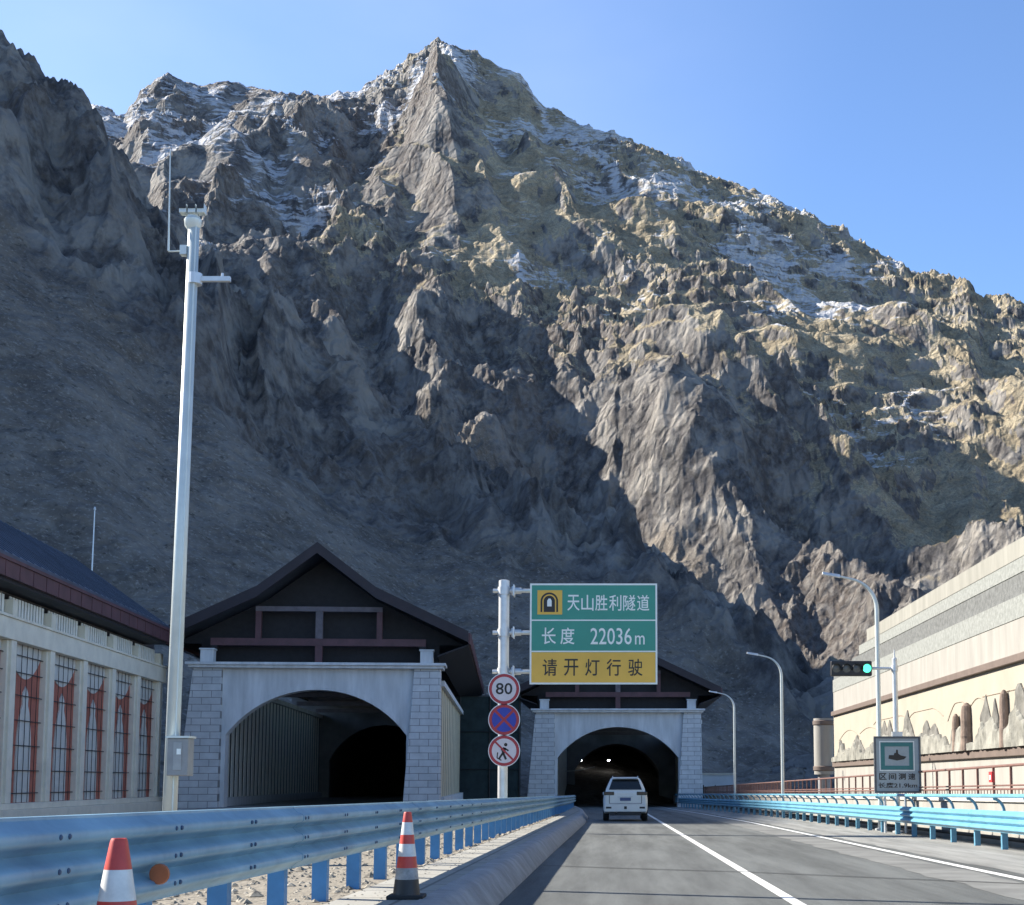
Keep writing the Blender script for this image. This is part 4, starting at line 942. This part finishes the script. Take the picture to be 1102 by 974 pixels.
# ------------------------------------------------------------ white SUV
def suv(label, loc):
    t = thing('car', label, 'car', loc)
    paint = mat('white_car_paint', (.68,.69,.66), .28, var=.05, scale=1.5, spec=.6)
    glass = mat('dark_glass', (.012,.016,.018), .08, spec=.6); 
    def loft(secs, m, name, par, bevel=.03):
        b = MB(); n = len(secs[0][1]); N = len(secs)
        for y, pr in secs: b.v += [(x, y, z) for x, z in pr]
        for i in range(N-1):
            for k2 in range(n): b.f.append((i*n+k2, i*n+(k2+1)%n, (i+1)*n+(k2+1)%n, (i+1)*n+k2))
        b.f.append(tuple(range(n))[::-1]); b.f.append(tuple((N-1)*n+k2 for k2 in range(n)))
        return b.build(name, m, par, smooth=True, bevel=bevel)
    def low(w2, z0, z1, tuck=.06):
        h = z1-z0; r_ = [(-w2+tuck,z0),(-w2,z0+h*.18),(-w2-.0,z0+h*.62),(-w2+.03,z0+h*.84),(-w2+.10,z1)]
        return r_+[(-x,z) for x,z in r_[::-1]]
    body = loft([(-.01,low(.90,.42,1.27,.05)),(.06,low(.955,.38,1.30)),(.30,low(.985,.34,1.32)),(1.6,low(.99,.32,1.28)),(3.4,low(.99,.32,1.22)),(3.9,low(.98,.32,1.17)),(4.7,low(.93,.36,1.06)),(4.95,low(.82,.45,.92))], paint, 'body', t)
    def cab(wb, wt, z0, z1): return [(-wb,z0),(-(wb*.5+wt*.5)-.03,(z0+z1)/2),(-wt,z1-.08),(-wt+.10,z1),(wt-.10,z1),(wt,z1-.08),((wb*.5+wt*.5)+.03,(z0+z1)/2),(wb,z0)]
    cabn = loft([(.10,cab(.87,.84,1.25,1.34)),(.22,cab(.87,.77,1.25,1.64)),(.36,cab(.87,.68,1.25,1.86)),(.55,cab(.87,.66,1.25,1.93)),(2.2,cab(.88,.67,1.22,1.95)),(2.9,cab(.87,.66,1.20,1.88)),(3.75,cab(.84,.78,1.16,1.22))], paint, 'cabin', t, .03)
    b = MB(); b.hexa([(-.735,.085,1.385),(.735,.085,1.385),(.735,.18,1.385),(-.735,.18,1.385),(-.575,.30,1.845),(.575,.30,1.845),(.575,.42,1.845),(-.575,.42,1.845)]); b.build('rear_window', glass, t, bevel=.02)
    b = MB(); b.box(-.58,.58,.12,.40,1.885,1.93); b.build('spoiler', paint, t, bevel=.02)
    for s_ in (-1,1):
        for (ya, yb, yc, yd) in ((.62,1.45,.70,1.42),(1.55,2.45,1.55,2.38),(2.53,3.35,2.5,2.78)):
            b = MB(); x0, x1 = s_*.88, s_*.70; e = s_*.025
            b.hexa([(x0,ya,1.35),(x0+e,ya,1.35),(x0+e,yb,1.35),(x0,yb,1.35),(x1,yc,1.80),(x1+e,yc,1.80),(x1+e,yd,1.80),(x1,yd,1.80)]); b.build('side_window', glass, t)
        b = MB(); b.box(*sorted((s_*.50,s_*.955)),-.035,.16,1.15,1.30); tl = b.build('tail_light', mat('smoked_tail_light', (.014,.010,.012), .15), t, bevel=.02)
        b = MB(); b.box(*sorted((s_*.60,s_*.90)),-.040,-.0355,1.235,1.255); b.build('light_strip', mat('tail_red', (.10,.02,.02), .3), tl)
        b = MB(); b.box(*sorted((s_*.62,s_*.86)),-.085,.02,.56,.64); b.build('reflector', M['black'], t, bevel=.01)
        b = MB(); b.box(*sorted((s_*.96,s_*1.03)),3.25,3.38,1.12,1.25); b.build('mirror', paint, t, bevel=.03)
        b = MB(); b.tube([(s_*.57,.7,1.95),(s_*.57,1.6,1.98),(s_*.57,2.7,1.95)], .018, 6); b.build('roof_rail', M['galv'], t)
        for yy in (.95, 3.95):
            b = MB(); xx = s_*.86; b.lathe([(.20,-.13),(.36,-.13),(.385,-.09),(.385,.09),(.36,.13),(.20,.13)], 28, (xx,yy,.385), 'x'); wh = b.build('wheel', M['rubber'], t, smooth=True)
            b = MB(); b.lathe([(0,.10),(.18,.10),(.225,.11),(.225,-.11),(0,-.11)], 20, (xx,yy,.385), 'x'); b.build('rim', M['galv'], wh, smooth=True)
    b = MB(); b.box(-.93,.93,-.075,.30,.42,.74); b.box(-.88,.88,-.055,.3,.742,.78); b.build('bumper', paint, t, bevel=.04)
    b = MB(); b.box(-.70,.70,-.06,.5,.26,.415); b.build('lower_valance', M['black'], t, bevel=.02)
    b = MB(); b.box(-.725,-.70,-.022,-.0005,.80,1.14); b.box(.70,.725,-.022,-.0005,.80,1.14); b.box(-.725,.725,-.022,-.0005,.775,.798); b.build('tailgate_seam', M['black'], t)
    b = MB(); b.box(-.34,.34,-.035,.0,1.06,1.11); b.build('tailgate_trim', M['galv'], t, bevel=.01)
    b = MB(); b.box(-.24,.24,-.035,.0,.90,1.04); b.build('number_plate', mat('blue_plate', (.05,.08,.20), .4), t, bevel=.005)
    b = MB(); b.box(-.06,.06,-.09,-.076,.54,.66); b.build('tow_cover', M['black'], t)
    b = MB(); b.lathe([(.045,-.06),(.045,.1)], 12, (-.40,0,.36), 'y'); b.build('exhaust', M['galv'], t)
    return t
suv('white SUV seen from behind, driving toward the farther tunnel', ((673-660)/1500*62, 62.0, rz(62)+.005))
